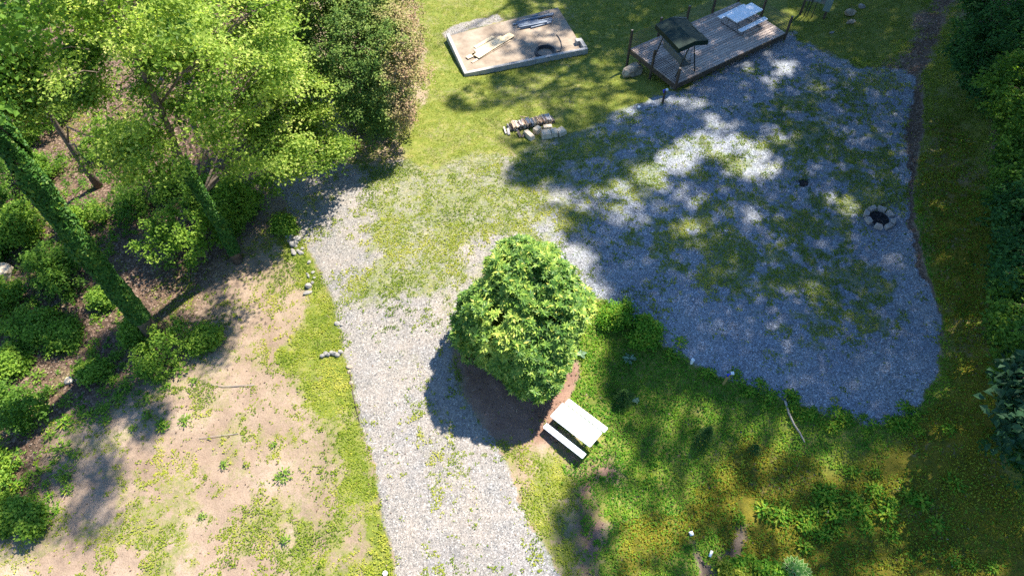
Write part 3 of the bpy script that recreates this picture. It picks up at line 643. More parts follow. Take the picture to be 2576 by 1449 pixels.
def fit_table(pts, z):
    q = [Vector(at_z(a, b, z)) for a, b in pts]; c = sum(q, Vector()) / 4
    d = ((q[1] - q[0]) + (q[2] - q[3])).normalized(); e = ((q[3] - q[0]).length + (q[2] - q[1]).length) / 2
    print('table', (q[1] - q[0]).length, e); return c, math.atan2(d.y, d.x), (q[1] - q[0]).length, e
gz = float(hgt(*at(1450, 1080)[:2])) + .03
ctr, rz, Lt, Wt = fit_table([(1384,1046),(1484,1125),(1516,1087),(1415,1012)], gz + .75)
picnic_table('white folding picnic table in full sun beside the big round shrub', (ctr.x, ctr.y, gz), rz, max(1.7, min(2.05, Lt)), .76)
p4 = [c2(1085,150), c2(1165,225), c2(1438,103), c2(1330,22)]
ctr, rz, Lt, Wt = fit_table([p4[1], p4[2], p4[3], p4[0]], DZ + .82)
picnic_table('white folding picnic table standing in shade on the wooden deck', (ctr.x, ctr.y, DZ + .004), rz).scale = (1.2, 1.2, 1.12)

# ---- canopy swing
def swing():
    q = [Vector(at_z(*c2(*p), DZ + 1.75)) for p in ((440,300),(650,180),(850,385),(665,525))]
    c = sum(q, Vector()) / 4; d = ((q[2] - q[1]) + (q[3] - q[0])).normalized(); rz = math.atan2(d.y, d.x)
    Ln = ((q[2] - q[1]).length + (q[3] - q[0]).length) / 2; Wn = ((q[1] - q[0]).length + (q[2] - q[3]).length) / 2
    print('swing', Ln, Wn)
    Ln = 2.35; Wn = 1.8
    t = thing('porch_swing', 'dark green canopy swing with cushioned bench on the deck', 'porch swing', (c.x, c.y, DZ + .004), rz); t.scale = (1, 1, 1.1)
    m = MB(); hx, hy = Ln / 2, Wn / 2; nx_, ny_ = 14, 12; vs = []
    for i in range(nx_ + 1):
        for j in range(ny_ + 1):
            u, v_ = -1 + 2 * i / nx_, -1 + 2 * j / ny_
            sag = .03 * math.cos(u * math.pi * 1.5) * (1 - abs(v_)) * abs(v_) * 2
            vs.append((u * hx, v_ * hy, 1.78 + .17 * (1 - abs(v_)) - sag))
    fs = [(i * (ny_ + 1) + j, (i + 1) * (ny_ + 1) + j, (i + 1) * (ny_ + 1) + j + 1, i * (ny_ + 1) + j + 1) for i in range(nx_) for j in range(ny_)]
    m.add(vs, fs)
    loop = [(-hx, -hy), (hx, -hy), (hx, 0), (hx, hy), (-hx, hy), (-hx, 0)]
    for a in range(6):
        (x0, y0), (x1, y1) = loop[a], loop[(a + 1) % 6]; zt = lambda yy: 1.78 + .17 * (1 - abs(yy) / hy)
        m.add([(x0, y0, zt(y0)), (x1, y1, zt(y1)), (x1 * 1.01, y1 * 1.01, zt(y1) - .24), (x0 * 1.01, y0 * 1.01, zt(y0) - .24)], [(0, 1, 2, 3)])
    o = m.local('canopy', M['green'], t)
    sd = o.modifiers.new('thickness', 'SOLIDIFY'); sd.thickness = .012
    pp = MB(); pp.tube([(-hx * .97, hy * .1, 1.96), (-hx * .9, hy * .55, 1.885), (-hx * .8, hy * .75, 1.86), (-hx * .86, hy * .9, 1.825), (-hx * .8, hy, 1.81)], .012, 6); pp.local('piping', M['trim'], o); pp = MB(); pp.tube([(-hx * .25, hy * .93, 1.82), (hx * .35, hy * .93, 1.82), (hx * .45, hy * 1.0, 1.8)], .012, 6); pp.local('piping', M['trim'], o)
    for sx in (-1, 1):
        x_ = sx * (hx - .12)
        m = MB(); m.tube([(x_, -.1, 1.75), (x_, -.62, .02)], .032, 8); m.local('leg', M['swingframe'], t)
        m = MB(); m.tube([(x_, .1, 1.75), (x_, .62, .02)], .032, 8); m.local('leg', M['swingframe'], t)
        m = MB(); m.tube([(x_, -.1, 1.75), (x_, .1, 1.75)], .024, 8); m.local('top_joint', M['swingframe'], t)
        m = MB(); m.tube([(x_, -.45, .58), (x_, .45, .58)], .018, 8); m.local('side_brace', M['swingframe'], t)
        m = MB(); m.tube([(x_ - sx * .1, -.12, 1.62), (x_ - sx * .12, -.16, .6)], .008, 6); m.tube([(x_ - sx * .1, .14, 1.62), (x_ - sx * .12, .2, .6)], .008, 6); m.local('hanger', M['swingframe'], t)
        m = MB(); m.tube([(x_ - sx * .12, -.3, .42), (x_ - sx * .12, -.26, .7), (x_ - sx * .12, .25, .68), (x_ - sx * .12, .28, .4)], .018, 8); m.local('armrest', M['swingframe'], t)
    m = MB(); m.tube([(-hx + .12, 0, 1.76), (hx - .12, 0, 1.76)], .022, 8); m.local('top_bar', M['swingframe'], t)
    m = MB(); m.rslab((0, .06, .45), (Ln - .45, .5, .09), .05); m.local('seat', M['cushion'], t)
    m = MB(); m.box((0, -.3, .72), (Ln - .45, .08, .5), mtx=Matrix.Rotation(R(14), 3, 'X')); bevel(m.local('backrest', M['cushion'], t), .03)
swing()

# ---- utility rack at the top edge
def rack():
    a, b = V(2012, 38), V(2072, 47); d = (b - a); L_ = math.hypot(d.x, d.y); rz = math.atan2(d.y, d.x)
    t = thing('utility_rack', 'grey green utility boxes on a timber rack near the deck', 'utility boxes', a, rz)
    for x_ in (0, L_):
        m = MB(); m.box((x_, 0, .85), (.14, .12, 1.9)); m.local('post', M['post'], t)
    m = MB(); m.box((L_ / 2, -.075, 1.35), (L_ + .1, .03, .7)); m.local('backboard', M['board'], t)
    m = MB(); m.box((L_ - .05, -.19, 1.2), (.4, .18, 1.0)); bevel(m.local('meter_box', M['box'], t), .015)
    m = MB(); m.box((L_ * .52, -.18, 1.45), (.32, .16, .6)); bevel(m.local('meter_box', M['box'], t), .015)
    m = MB(); m.box((L_ * .2, -.18, 1.55), (.28, .16, .5)); bevel(m.local('meter_box', M['box'], t), .015)
    for x_, h_ in ((L_ * .18, 1.3), (L_ * .3, 1.3), (L_ * .5, 1.15)):
        m = MB(); m.tube([(x_, -.14, -.05), (x_, -.14, h_)], .025, 8); m.local('conduit', M['frame'], t)
rack()

# ---- rocks
def rock(px, py, size, m_, label, group=None, rz=0., seed=0, sink=.25, cat='rock', name='rock'):
    p = V(px, py, 0); m = MB(); m.rockv((0, 0, size[2] * (.5 - sink)), size, seed); o = m.local(name, M[m_]); o.location = p; o.rotation_euler.z = rz
    return tag(o, label, cat, group)
rock(1590, 188, (1.35, 1.05, .95), 'rock', 'big brown boulder on the grass under the deck corner post', rz=.6, seed=3)
rock(1692, 222, (.42, .36, .5), 'greyrock', 'small pale block standing at the front corner of the deck', rz=.2, seed=9)
rock(2136, 38, (.95, .6, .5), 'rock', 'brown rough rock half buried in grass right of the utility rack', rz=.5, seed=12)
rock(2166, 20, (.38, .5, .3), 'greyrock', 'small pale grey angular rock near the top edge grass', rz=.9, seed=13)
rock(2140, 58, (.7, .35, .25), 'rock', 'flat tan rock just below the rough brown rock', rz=.5, seed=14)
rock(2092, 84, (.4, .2, .12), 'greyrock', 'thin pale rock lying in the grass between deck and track', rz=.4, seed=15)
rock(208, 955, (.45, .5, .5), 'pale', 'pale tan rock among weeds under the left trees', rz=.4, seed=16)
rock(176, 958, (.45, .35, .25), 'pale', 'smaller flat rock left of the pale tan rock under the trees', rz=.4, seed=17)
rock(10, 690, (1.0, 1.1, .7), 'pale', 'large tan boulder at the left edge among shrubs', rz=.2, seed=18)
rng2 = random.Random(5)
def cluster(cx, cy, rx, ry, n, label, group, m_='greyrock', s0=.13, s1=.3):
    for k in range(n):
        a = rng2.uniform(0, 6.28); r_ = rng2.uniform(0, 1) ** .5; s = rng2.uniform(s0, s1)
        rock(cx + rx * r_ * math.cos(a), cy + ry * r_ * math.sin(a), (s * rng2.uniform(.9, 1.5), s, s * rng2.uniform(.6, .9)), m_, label, group, rng2.uniform(0, 3), k + 40, .2)
cluster(738, 604, 14, 12, 9, 'small grey edging stone in the heap on the upper left driveway edge', 'upper heap of edging stones', s0=.2, s1=.38)
cluster(746, 632, 18, 12, 9, 'small pale stone spilling below the upper stone heap', 'spilled pale stones', s0=.14, s1=.28)
cluster(780, 690, 12, 30, 6, 'half hidden grey stone in the grass strip beside the driveway', 'stones in the grass strip', s0=.12, s1=.22)
rock(777, 721, (.34, .3, .25), 'greyrock', 'round pale stone alone on the grass strip above a flat one', seed=60)
rock(773, 738, (.5, .2, .15), 'greyrock', 'flat pale stone just below the round one on the grass strip', rz=.3, seed=61)
for k in range(7): rock(812 + k * 7.5, 893 - [0, 5, 3, 8, 6, 2, 9][k] + 4, (.22, .24, .24), 'greyrock', 'fist sized grey stone in the short row at the driveway edge', 'row of grey edging stones', rng2.uniform(0, 3), 70 + k, .2)
cluster(852, 822, 10, 10, 4, 'small grey stone at the mid driveway edge', 'stones at the mid driveway edge', s0=.12, s1=.22)
cluster(880, 945, 8, 24, 5, 'small dark stone along the eroded lower driveway edge', 'stones along the eroded edge', s0=.1, s1=.2, m_='rock')

# cut stone blocks by the woodpile
blk = [((1331,345),(.75,.3,.26),-1.0,'long flat stone block lying left of the woodpile blocks'),((1352,333),(.42,.34,.32),.8,'wedge shaped pale stone block touching the woodpile'),((1378,324),(.5,.3,.2),.1,'low flat stone right against the woodpile'),((1374,345),(.52,.5,.36),.15,'largest square stone block in front of the woodpile'),((1393,341),(.34,.5,.36),.15,'narrow upright stone block beside the largest block'),((1411,338),(.46,.46,.34),.6,'tilted square stone block, rightmost by the woodpile')]
for k, (p, s, rz, lb) in enumerate(blk):
    m = MB(); m.rockv((0, 0, s[2] * .35), s, 80 + k, sub=2, rough=.15); 
    m2 = MB(); m2.box((0, 0, s[2] * .4), s, taper=.12); o = m2.local('stone_block', M['stone']); o.location = V(*p); o.rotation_euler = (R(rng2.uniform(-6, 6)), R(rng2.uniform(-6, 6)), rz); bevel(o, .018, 2); tag(o, lb, 'stone block', 'stone blocks by the woodpile')

# ---- woodpile
c3 = lambda X_, Y_: (998 + X_ * .313, 227 + Y_ * .313)
def log_mesh(k):
    m = MB(); rr = random.Random(k); n = rr.choice((3, 3, 4)); L_ = .5; r_ = .068
    sec = [(r_ * rr.uniform(.8, 1.15) * math.cos(2 * math.pi * i / n + .4), r_ * rr.uniform(.8, 1.15) * math.sin(2 * math.pi * i / n + .4)) for i in range(n)]
    vs = [(-L_ / 2, a, b) for a, b in sec] + [(L_ / 2, a * .95, b * .95) for a, b in sec]
    m.add(vs, [tuple(range(n)), tuple(range(2 * n - 1, n - 1, -1))] + [(i, n + i, n + (i + 1) % n, (i + 1) % n) for i in range(n)])
    me = m.mesh('firewood_log', M['log%d' % (k % 4)]); return me
lms = [log_mesh(k) for k in range(12)]
loglab = {0: ('orange freshly split log in the woodpile', 'orange firewood logs'), 1: ('brown split log in the woodpile', 'brown firewood logs'), 2: ('weathered grey split log in the woodpile', 'grey firewood logs'), 3: ('dark barked log in the woodpile', 'dark firewood logs')}
A_, B_ = V(*c3(905, 315)), V(*c3(1255, 245)); dv = B_ - A_; base_rz = math.atan2(dv.y, dv.x)
side = Vector((-dv.y, dv.x, 0)).normalized()
def add_log(p, rz, k, pitch=0., sc_=1.):
    o = bpy.data.objects.new('firewood_log', lms[k]); C.objects.link(o); o.location = p; o.rotation_euler = (rng2.uniform(0, 6), pitch, rz); o.scale = (rng2.uniform(.85, 1.1), rng2.uniform(.75, 1.2), rng2.uniform(.75, 1.2))
    tag(o, loglab[k % 4][0], 'firewood log', loglab[k % 4][1])
for layer in range(3):
    n = [31, 30, 26][layer]
    for i in range(n):
        t_ = (i + .5 + (30 - n) * .5 * 1.0) / 30
        p = A_.lerp(B_, t_) + Vector((0, 0, .07 + layer * .1 + rng2.uniform(-.02, .02))) - side * rng2.uniform(-.05, .05)
        k = rng2.randrange(12)
        if layer < 2 and rng2.random() < .4: k = 3 + 4 * rng2.randrange(3)
        if layer >= 2 and k % 4 == 3: k = rng2.choice((0, 4, 8, 0, 4, 1, 5, 2, 6))
        add_log(p, base_rz + math.pi / 2 + rng2.uniform(-.14, .14) + (.35 if i % 8 == 4 and layer == 2 else 0), k, rng2.uniform(-.06, .06))
for p_, rz_, k in ((c3(870,325), 1.8, 6), (c3(900,335), 1.7, 10), (c3(985,355), 1.9, 7), (c3(1020,358), 1.4, 11), (c3(1140,315), .5, 3)):
    add_log(V(*p_, .07), rz_, k)
m = MB(); m.tube([V(*c3(990,213), .03), V(*c3(1045,217), .03)], .02, 6); tag(m.build('stick', M['log0']), 'pale straight stick on the grass behind the woodpile', 'stick')

# ---- fire pit
FP = V(2210, 552, .035); fr = .58
pit = thing('fire_pit', 'ring of stone blocks around black ashes at the gravel edge', 'fire pit', FP)
for k in range(8):
    a = k / 8 * 2 * math.pi + .35 + rng2.uniform(-.05, .05)
    mtx = Matrix.Rotation(a + math.pi / 2 + rng2.uniform(-.1, .1), 3, 'Z') @ Matrix.Rotation(R(rng2.uniform(-5, 5)), 3, 'X')
    c = FP + Vector((fr * math.cos(a), fr * math.sin(a), .12)); m = MB(); s = (.36 * rng2.uniform(.9, 1.1), .22, .2); vs = []
    for dz in (-1, 1):
        for dx, dy in ((-1, 1), (1, 1), (.72, -1), (-.72, -1)): vs.append(c + mtx @ Vector((dx * s[0] / 2 * 1.1, -dy * s[1] / 2, dz * s[2] / 2)))
    m.add(vs, [(0, 1, 2, 3), (7, 6, 5, 4), (4, 5, 1, 0), (5, 6, 2, 1), (6, 7, 3, 2), (7, 4, 0, 3)]); bevel(m.build('ring_stone', M['firestone'], pit), .022, 2)
m = MB(); n = 28
ringv = [FP + Vector((.45 * math.cos(2 * math.pi * k / n), .45 * math.sin(2 * math.pi * k / n), .05)) for k in range(n)]
r2v = [FP + Vector((.28 * math.cos(2 * math.pi * k / n), .28 * math.sin(2 * math.pi * k / n), .03 + rng2.uniform(0, .05))) for k in range(n)]
m.add(ringv + r2v + [FP + Vector((0, 0, .05))], [(k, (k + 1) % n, n + (k + 1) % n, n + k) for k in range(n)] + [(n + k, n + (k + 1) % n, 2 * n) for k in range(n)])
ashes = m.build('ashes', M['ash'], pit)
for k in range(7):
    m = MB(); a = rng2.uniform(0, 6.28); q = FP + Vector((rng2.uniform(-.22, .22), rng2.uniform(-.22, .22), .1)); m.tube([q, q + Vector((.18 * math.cos(a), .18 * math.sin(a), .02))], .025, 5); m.build('charred_stick', M['soot'], pit)
def ash_patch(px, py, r_, label):
    p = V(px, py); m = MB(); n = 40; vs = [p + Vector((0, 0, .075))]
    for j, kr in ((0, .55), (1, 1.)):
        for k in range(n):
            rr = r_ * kr * (1 + (rng2.uniform(-.22, .3) if j else rng2.uniform(-.1, .1))); vs.append(p + Vector((rr * math.cos(2 * math.pi * k / n), rr * math.sin(2 * math.pi * k / n), .065 - .05 * j + rng2.uniform(-.008, .012))))
    m.add(vs, [(0, 1 + k, 1 + (k + 1) % n) for k in range(n)] + [(1 + k, 1 + n + k, 1 + n + (k + 1) % n, 1 + (k + 1) % n) for k in range(n)])
    for k in range(26): 
        a = rng2.uniform(0, 6.28); rr = r_ * rng2.uniform(.7, 1.35); m.rockv(p + Vector((rr * math.cos(a), rr * math.sin(a), .04)), (.06, .05, .04), k, sub=1)
    tag(m.build('ash_heap', M['ash']), label, 'ash heap')
ash_patch(2022, 461, .27, 'round black burnt ash spot on the gravel pad')
# sticks
def stick(pts, r0, r1, label, mt_='stick', name='stick'):
    P = [V(a, b, dz) for a, b, dz in pts]; n = len(P); m = MB(); m.tube(P, [r0 + (r1 - r0) * k / (n - 1) for k in range(n)], 6)
    return tag(m.build(name, M[mt_]), label, 'stick' if name == 'stick' else 'branch')
stick([(2257,591,.05),(2245,606,.07),(2227,628,.04)], .018, .01, 'thin pale stick lying below the fire pit')
stick([(2212,517,.1),(2230,510,.06),(2248,504,.05)], .022, .014, 'dark stick lying just behind the fire pit', 'bark')
stick([(1975,1008,.12),(1985,1040,.15),(1998,1068,.14),(2012,1088,.12),(2024,1112,.1)], .05, .03, 'long grey fallen branch at the lower gravel edge', name='fallen_branch')
stick([(2080,1300,.1),(2084,1283,.16)], .015, .015, 'tiny pale stake in the mossy bank')
stick([(640,968,.04),(560,972,.05),(530,966,.04)], .02, .01, 'thin twig on bare soil near the ivy trunk')
stick([(880,935,.06),(890,1000,.04),(905,1060,.05)], .018, .012, 'thin root along the lower driveway edge', 'bark')
stick([(600,1090,.03),(560,1094,.05),(500,1102,.03)], .014, .01, 'thin dry twig across the sunny soil')

# ---- posts, taps, pipe caps
def vpost(px, py, h_, label, lean=(0, 0), mt_='post', cap=True):
    p = V(px, py); t = thing('tap_post', label, 'tap post', p); top = Vector((lean[0], lean[1], h_))
    m = MB(); m.tube([(0, 0, -.1), top], .065, 4); m.local('post', M[mt_], t)
    m = MB(); m.tube([top + Vector((-.08, -.06, -.12)), top + Vector((-.1, -.06, .05))], .035, 8); m.tube([top + Vector((-.14, -.1, .03)), top + Vector((-.02, -.05, .05))], .03, 8); m.local('tap', M['blue'], t)
    m = MB(); m.box(top + Vector((.08, 0, .02)), (.13, .12, .07)); bevel(m.local('cap', M['whitepvc'], t), .01)
vpost(1666, 262, .9, 'wooden tap post with blue tap and white cap beside the deck')
vpost(1818, 968, .75, 'leaning yellowed tap post at the lower edge of the gravel', (.12, .1), 'yellow')
def pcap(px, py, h_, label, r_=.06, lean=(0, 0)):
    p = V(px, py); t = thing('capped_pipe', label, 'capped pipe', p); m = MB(); top = Vector((lean[0], lean[1], h_)); m.tube([(0, 0, -.05), top * .8], r_ * .82, 14); m.local('pipe', M['whitepvc'], t)
    m = MB(); m.tube([top * .8, top * .98, top], [r_, r_, r_ * .85], 16); m.tube([top, top + Vector((0, 0, .02))], r_ * .35, 4); m.local('cap', M['whitepvc'], t)
pcap(1607, 273, .12, 'white pipe cap on gravel left of the upper tap post', .085)
pcap(1739, 913, .25, 'white pipe cap at the plants below the gravel pad', .075, (.02, .02))
pcap(970, 1443, .12, 'white pipe cap in grass at the bottom driveway edge', .08)
def outlet(px0, py0, px1, py1, r_, label):
    a, b = V(px0, py0, .1), V(px1, py1, .07); m = MB(); m.tube([a, b], r_, 16, False)
    o = m.build('drain_pipe', M['whitepvc'], smooth=True); s = o.modifiers.new('thickness', 'SOLIDIFY'); s.thickness = .008; tag(o, label, 'drain pipe')
outlet(1737, 1336, 1741, 1346, .075, 'stubby white drain pipe mouth poking from the bank')
outlet(1791, 1385, 1785, 1400, .05, 'white drain pipe end lying over the dark wet ditch')
# ================================================================== VEGETATION
def limb(m, a, b, r0, r1, sag=.12, n=5, sides=6):
    a, b = Vector(a), Vector(b); d = (b - a).length; pts = []
    for k in range(n):
        t_ = k / (n - 1); p = a.lerp(b, t_); p.z += sag * d * math.sin(t_ * math.pi) * .5
        if 0 < k < n - 1: p += Vector((random.uniform(-1, 1), random.uniform(-1, 1), random.uniform(-1, 1))) * d * .025
        pts.append(p)
    m.tube(pts, [r0 + (r1 - r0) * k / (n - 1) for k in range(n)], sides)

def trunk_pts(base, h_, lean=(0, 0), n=9, wob=.12):
    pts = []
    for k in range(n):
        t_ = k / (n - 1); pts.append(Vector(base) + Vector((lean[0] * t_ + random.uniform(-wob, wob) * (k > 0), lean[1] * t_ + random.uniform(-wob, wob) * (k > 0), -.2 + h_ * t_)))
    return pts

def add_ivy(root, pts, r_fun, z0, z1, dens, thick, name='ivy'):
    P = []; N = []
    zs = rng.uniform(z0, z1, dens); zz = np.array([p.z for p in pts]); xx = np.array([p.x for p in pts]); yy = np.array([p.y for p in pts])
    a = rng.uniform(0, 2 * np.pi, dens); cx, cy = np.interp(zs, zz, xx), np.interp(zs, zz, yy)
    rr = r_fun(zs) + thick * (.2 + 1.5 * fbm(np.cos(a) * .8 + 3, zs + np.sin(a) * .8, .9, 81)) * rng.uniform(.6, 1.1, dens) * np.minimum(1, .25 + (zs - z0) * .5)
    P = np.stack([cx + rr * np.cos(a), cy + rr * np.sin(a), zs], 1); N = np.stack([np.cos(a), np.sin(a), np.full(dens, .45)], 1) + rng.normal(size=(dens, 3)) * .4
    r_ = np.clip(rng.beta(2, 3.2, dens) + (fbm(np.cos(a) + 5, zs, .8, 83) - .5) * .5, 0, 1)
    kp = fbm(np.cos(a) * .9 + 9, zs * .8 + np.sin(a) * .9, .7, 85) > .37; P, N, r_ = P[kp], N[kp], r_[kp]; dens = len(P)
    leaf_obj(name, P, N, rng.uniform(.10, .2, dens), rng.uniform(.10, .18, dens), M['ivy'], root, rnd=r_)

def boughs(P, D, k, r_):
    d = unit(np.repeat(D, k, 0) + rng.normal(size=(len(P) * k, 3)) * .75 + [0, 0, .25]); rr = np.repeat(rng.uniform(.6, 1.25, len(P)), k) * r_
    return np.repeat(P, k, 0) + d * (rr * rng.uniform(.75, 1.05, len(rr)))[:, None], d

def tree(label, base, h_, r_, blobs, leafm, n_leaf, rad, ls, dens, tint=None, lump=.2, bough=None, lean=(0, 0), bark='bark', clip=None, group=None, ivy=None, limbs=10, carve=True, name='tree', shell=.6, gaps=.0, cat='tree', flat=.4):
    global rng
    rng = np.random.default_rng(zlib.crc32(label.encode())); random.seed(zlib.crc32(label.encode()))
    root = thing(name, label, cat, base, 0, group)
    pts = trunk_pts(base, h_, lean); rads = [r_ * (1.5 if k == 0 else 1 - .75 * k / 8) for k in range(9)]
    m = MB(); m.tube(pts, rads, 12); m.build('trunk', M[bark], root, smooth=True)
    P, D = blob_points(blobs, dens, shell, lump)
    if bough: P, D = boughs(P, D, *bough)
    if clip is not None:
        a, b, d = proj(P); k = sdist(a, b, clip) + rng.normal(0, 9, len(P)) + (fbm(a, b, 70, 93) - .5) * 60 > 6; P, D = P[k], D[k]
    if gaps: k = .6 * fbm(P[:, 0] + P[:, 2] * .5, P[:, 1] + P[:, 2] * .8, 2.6, 91) + .4 * fbm(P[:, 0] * 1.1 - P[:, 2] * .6, P[:, 1] + P[:, 2], .8, 92) > gaps - .07 * (P[:, 2] < base[2] + 6.2) * (P[:, 0] > base[0] + 1.5); P, D = P[k], D[k]
    if carve:
        a, b, G = shadow_px(P); lit = (sdist(a, b, LITLEFT) > 8) & (a < 1500); lit |= (light_at(a, b) > .6) & (a > 1100)
        half = (sdist(a, b, HALF) > 0) & (fbm(G[:, 0], G[:, 1], 2.4, 97) > .43); lit |= half & (P[:, 2] > base[2] + 3.5)
        P, D = P[~lit], D[~lit]
    if len(P) == 0: return root
    L, N, rv = spray(P, D, n_leaf, rad, flat)
    if tint is not None: rv = np.clip(rv * .5 + tint(L), 0, 1)
    leaf_obj('crown', L, N, ls * rng.uniform(.7, 1.3, len(L)), ls * rng.uniform(.5, .95, len(L)), M[leafm], root, rnd=rv)
    m = MB()
    sel = rng.choice(len(P), min(limbs * 5, len(P)), replace=False); zt = [p.z for p in pts]
    for j, i in enumerate(sel):
        q = Vector(P[i]); dist = math.hypot(q.x - base[0], q.y - base[1]); za = min(max(q.z - dist * .55 - .4, zt[2]), zt[-2])
        kx = Vector((float(np.interp(za, zt, [p.x for p in pts])), float(np.interp(za, zt, [p.y for p in pts])), za)); rk = float(np.interp(za, zt, rads))
        if j < limbs: limb(m, kx, q, max(.03, rk * .42), .014, .15)
        else: limb(m, kx.lerp(q, .55) + Vector((0, 0, .1)), q, .022, .007, .1, 4, 5)
    m.build('limbs', M[bark], root, smooth=True)
    if ivy: add_ivy(root, pts, lambda z_: np.interp(z_, zt, rads), base[2] + ivy[0], base[2] + ivy[1], ivy[2], ivy[3])
    return root

B = lambda px, py, z, r_, f=.8: (tuple(at_z(px, py, z)), (r_, r_, r_ * f))
CANOPY = [(-500,-400),(1050,-400),(1000,-60),(755,-10),(745,120),(770,185),(810,205),(825,250),(872,325),(910,385),(860,405),(858,440),(770,432),(720,450),(660,425),(620,425),(575,430),(520,370),(450,285),(395,285),(400,350),(450,425),(400,470),(390,580),(300,560),(290,470),(240,430),(150,345),(70,300),(10,385),(-60,520),(-500,520)]
# left woodland
tree('tall tree whose trunk is thickly wrapped in ivy, leaning across the left side', V(395, 848), 23, .25, [B(-60,-20,16,3), B(20,40,15.5,1.5), B(-250,150,17,3.5), B(-150,-200,18,3.5)], 'canopy2', 60, .5, .12, 2.4,
     clip=[(-900,-900),(400,-900),(300,-40),(90,-20),(85,70),(40,110),(-20,130),(-40,420),(-900,600)], ivy=(1.5, 14.5, 17000, .17), limbs=9)
tree('ivy clad maple with pale upper bark and a bright spreading crown', V(598, 655), 17.5, .18, [B(785,340,3.3,1.8,.5), B(740,320,3.8,1.7,.5), B(820,350,2.9,1.4,.4), B(690,360,4,1.7,.4), B(770,390,2.5,1.2,.4), B(700,290,5.2,2.2,.5), B(640,350,5.2,2.0,.5), B(590,250,8.5,2.6,.6), B(690,240,7.5,1.8,.5), B(470,300,8.2,2.4,.6), B(390,200,11,2.5,.6), B(540,120,10.5,2.8,.6), B(270,60,14,2.2,.6), B(650,410,3.6,1.2,.4), B(850,385,2.6,1.0,.4), B(740,395,2.8,1.3,.4), B(500,400,6,1.3,.5), B(835,320,3.2,1.5,.5), B(775,260,4.4,1.8,.5), B(720,190,6.5,2.0,.5), B(810,375,2.8,1.3,.4), B(400,350,8,1.8,.5)],
     'canopy', 95, .58, .13, 3.1, clip=CANOPY, bark='bark', flat=.2, ivy=(.6, 6.2, 3600, .09), limbs=16, gaps=.475, lump=.35)
tree('leafy tree with thin trunk behind the two ivy clad trunks', V(250, 470), 12, .15, [B(230,300,7,2.2,.6), B(120,200,9,2.4,.6), B(60,300,8,2,.6), B(180,110,10,2.4,.6), B(330,380,5.5,1.6,.6), B(250,430,4.5,1.4,.6), B(330,270,7.5,2,.6), B(30,230,9,2.2,.6), B(20,330,7,1.9,.5), B(-20,150,10,2.2,.6), B(110,330,6.5,1.4,.5), B(380,120,9,2.4,.6), B(100,60,10,2.4,.6)], 'canopy', 95, .58, .13, 2.7, clip=CANOPY, limbs=14, flat=.2, gaps=.45, lump=.35)
tree('broad tree with a long dark limb at the top edge left of centre', V(520, 120), 11, .2, [B(500,40,8,2.8,.6), B(640,40,8,2.5,.6), B(650,140,6.5,2.2,.6), B(400,20,10,2.8,.6), B(730,60,5.5,1.8,.6), B(560,-80,9,3,.6), B(560,110,8.5,2.2,.6), B(700,-40,7,2.4,.6), B(730,150,5,1.3,.6)], 'canopy', 95, .58, .13, 2.7, clip=CANOPY, limbs=14, flat=.2, gaps=.45, lump=.35)
tree('sapling with slender dark stem inside the left woodland', V(445, 400), 7, .07, [B(440,210,6,1.3), B(440,300,4.5,1.0)], 'canopy2', 22, .4, .14, 4, clip=CANOPY, limbs=8)
tree('dense evergreen tree with reddish new leaves beside the lawn', V(905, 320), 6, .22, [(tuple(at_z(920,170,3.2)), (3.3, 3.0, 3.1)), (tuple(at_z(980,230,2.2)), (2.2, 2.2, 2.3)), (tuple(at_z(830,120,3.6)), (2.6, 2.6, 2.8)), (tuple(at_z(960,40,3.4)), (2.7, 2.7, 3.0)), (tuple(at_z(920,290,1.5)), (1.7, 1.5, 1.4)), (tuple(at_z(800,20,4)), (2.3,2.3,2.5))],
     'holly', 26, .26, .11, 1.9, bough=(7, .62), tint=lambda L: (lambda a, b: 0 + .6 * sst(a + (fbm(L[:, 0], L[:, 1] + L[:, 2], 1.5, 98) - .5) * 260, 900, 1060) + .06 * sst(-b, -120, 0))(*proj(L)[:2]), lump=.35, gaps=.31, clip=[(700,-400),(700,80),(760,190),(850,240),(880,320),(950,352),(1000,330),(1048,290),(1060,240),(1080,190),(1062,110),(1040,-20),(1030,-400)], limbs=12, carve=False, flat=.7, shell=.78)
tree('tree standing beyond the top left corner, only its crown edge showing', V(30, 150), 13, .25, [B(0,100,9,2.6,.6), B(120,20,10,2.6,.6), B(-80,250,8,2.6,.6), B(250,-60,10,3,.6)], 'canopy2', 80, .66, .15, 1.8, clip=CANOPY, limbs=10, flat=.2, gaps=.45, lump=.35)

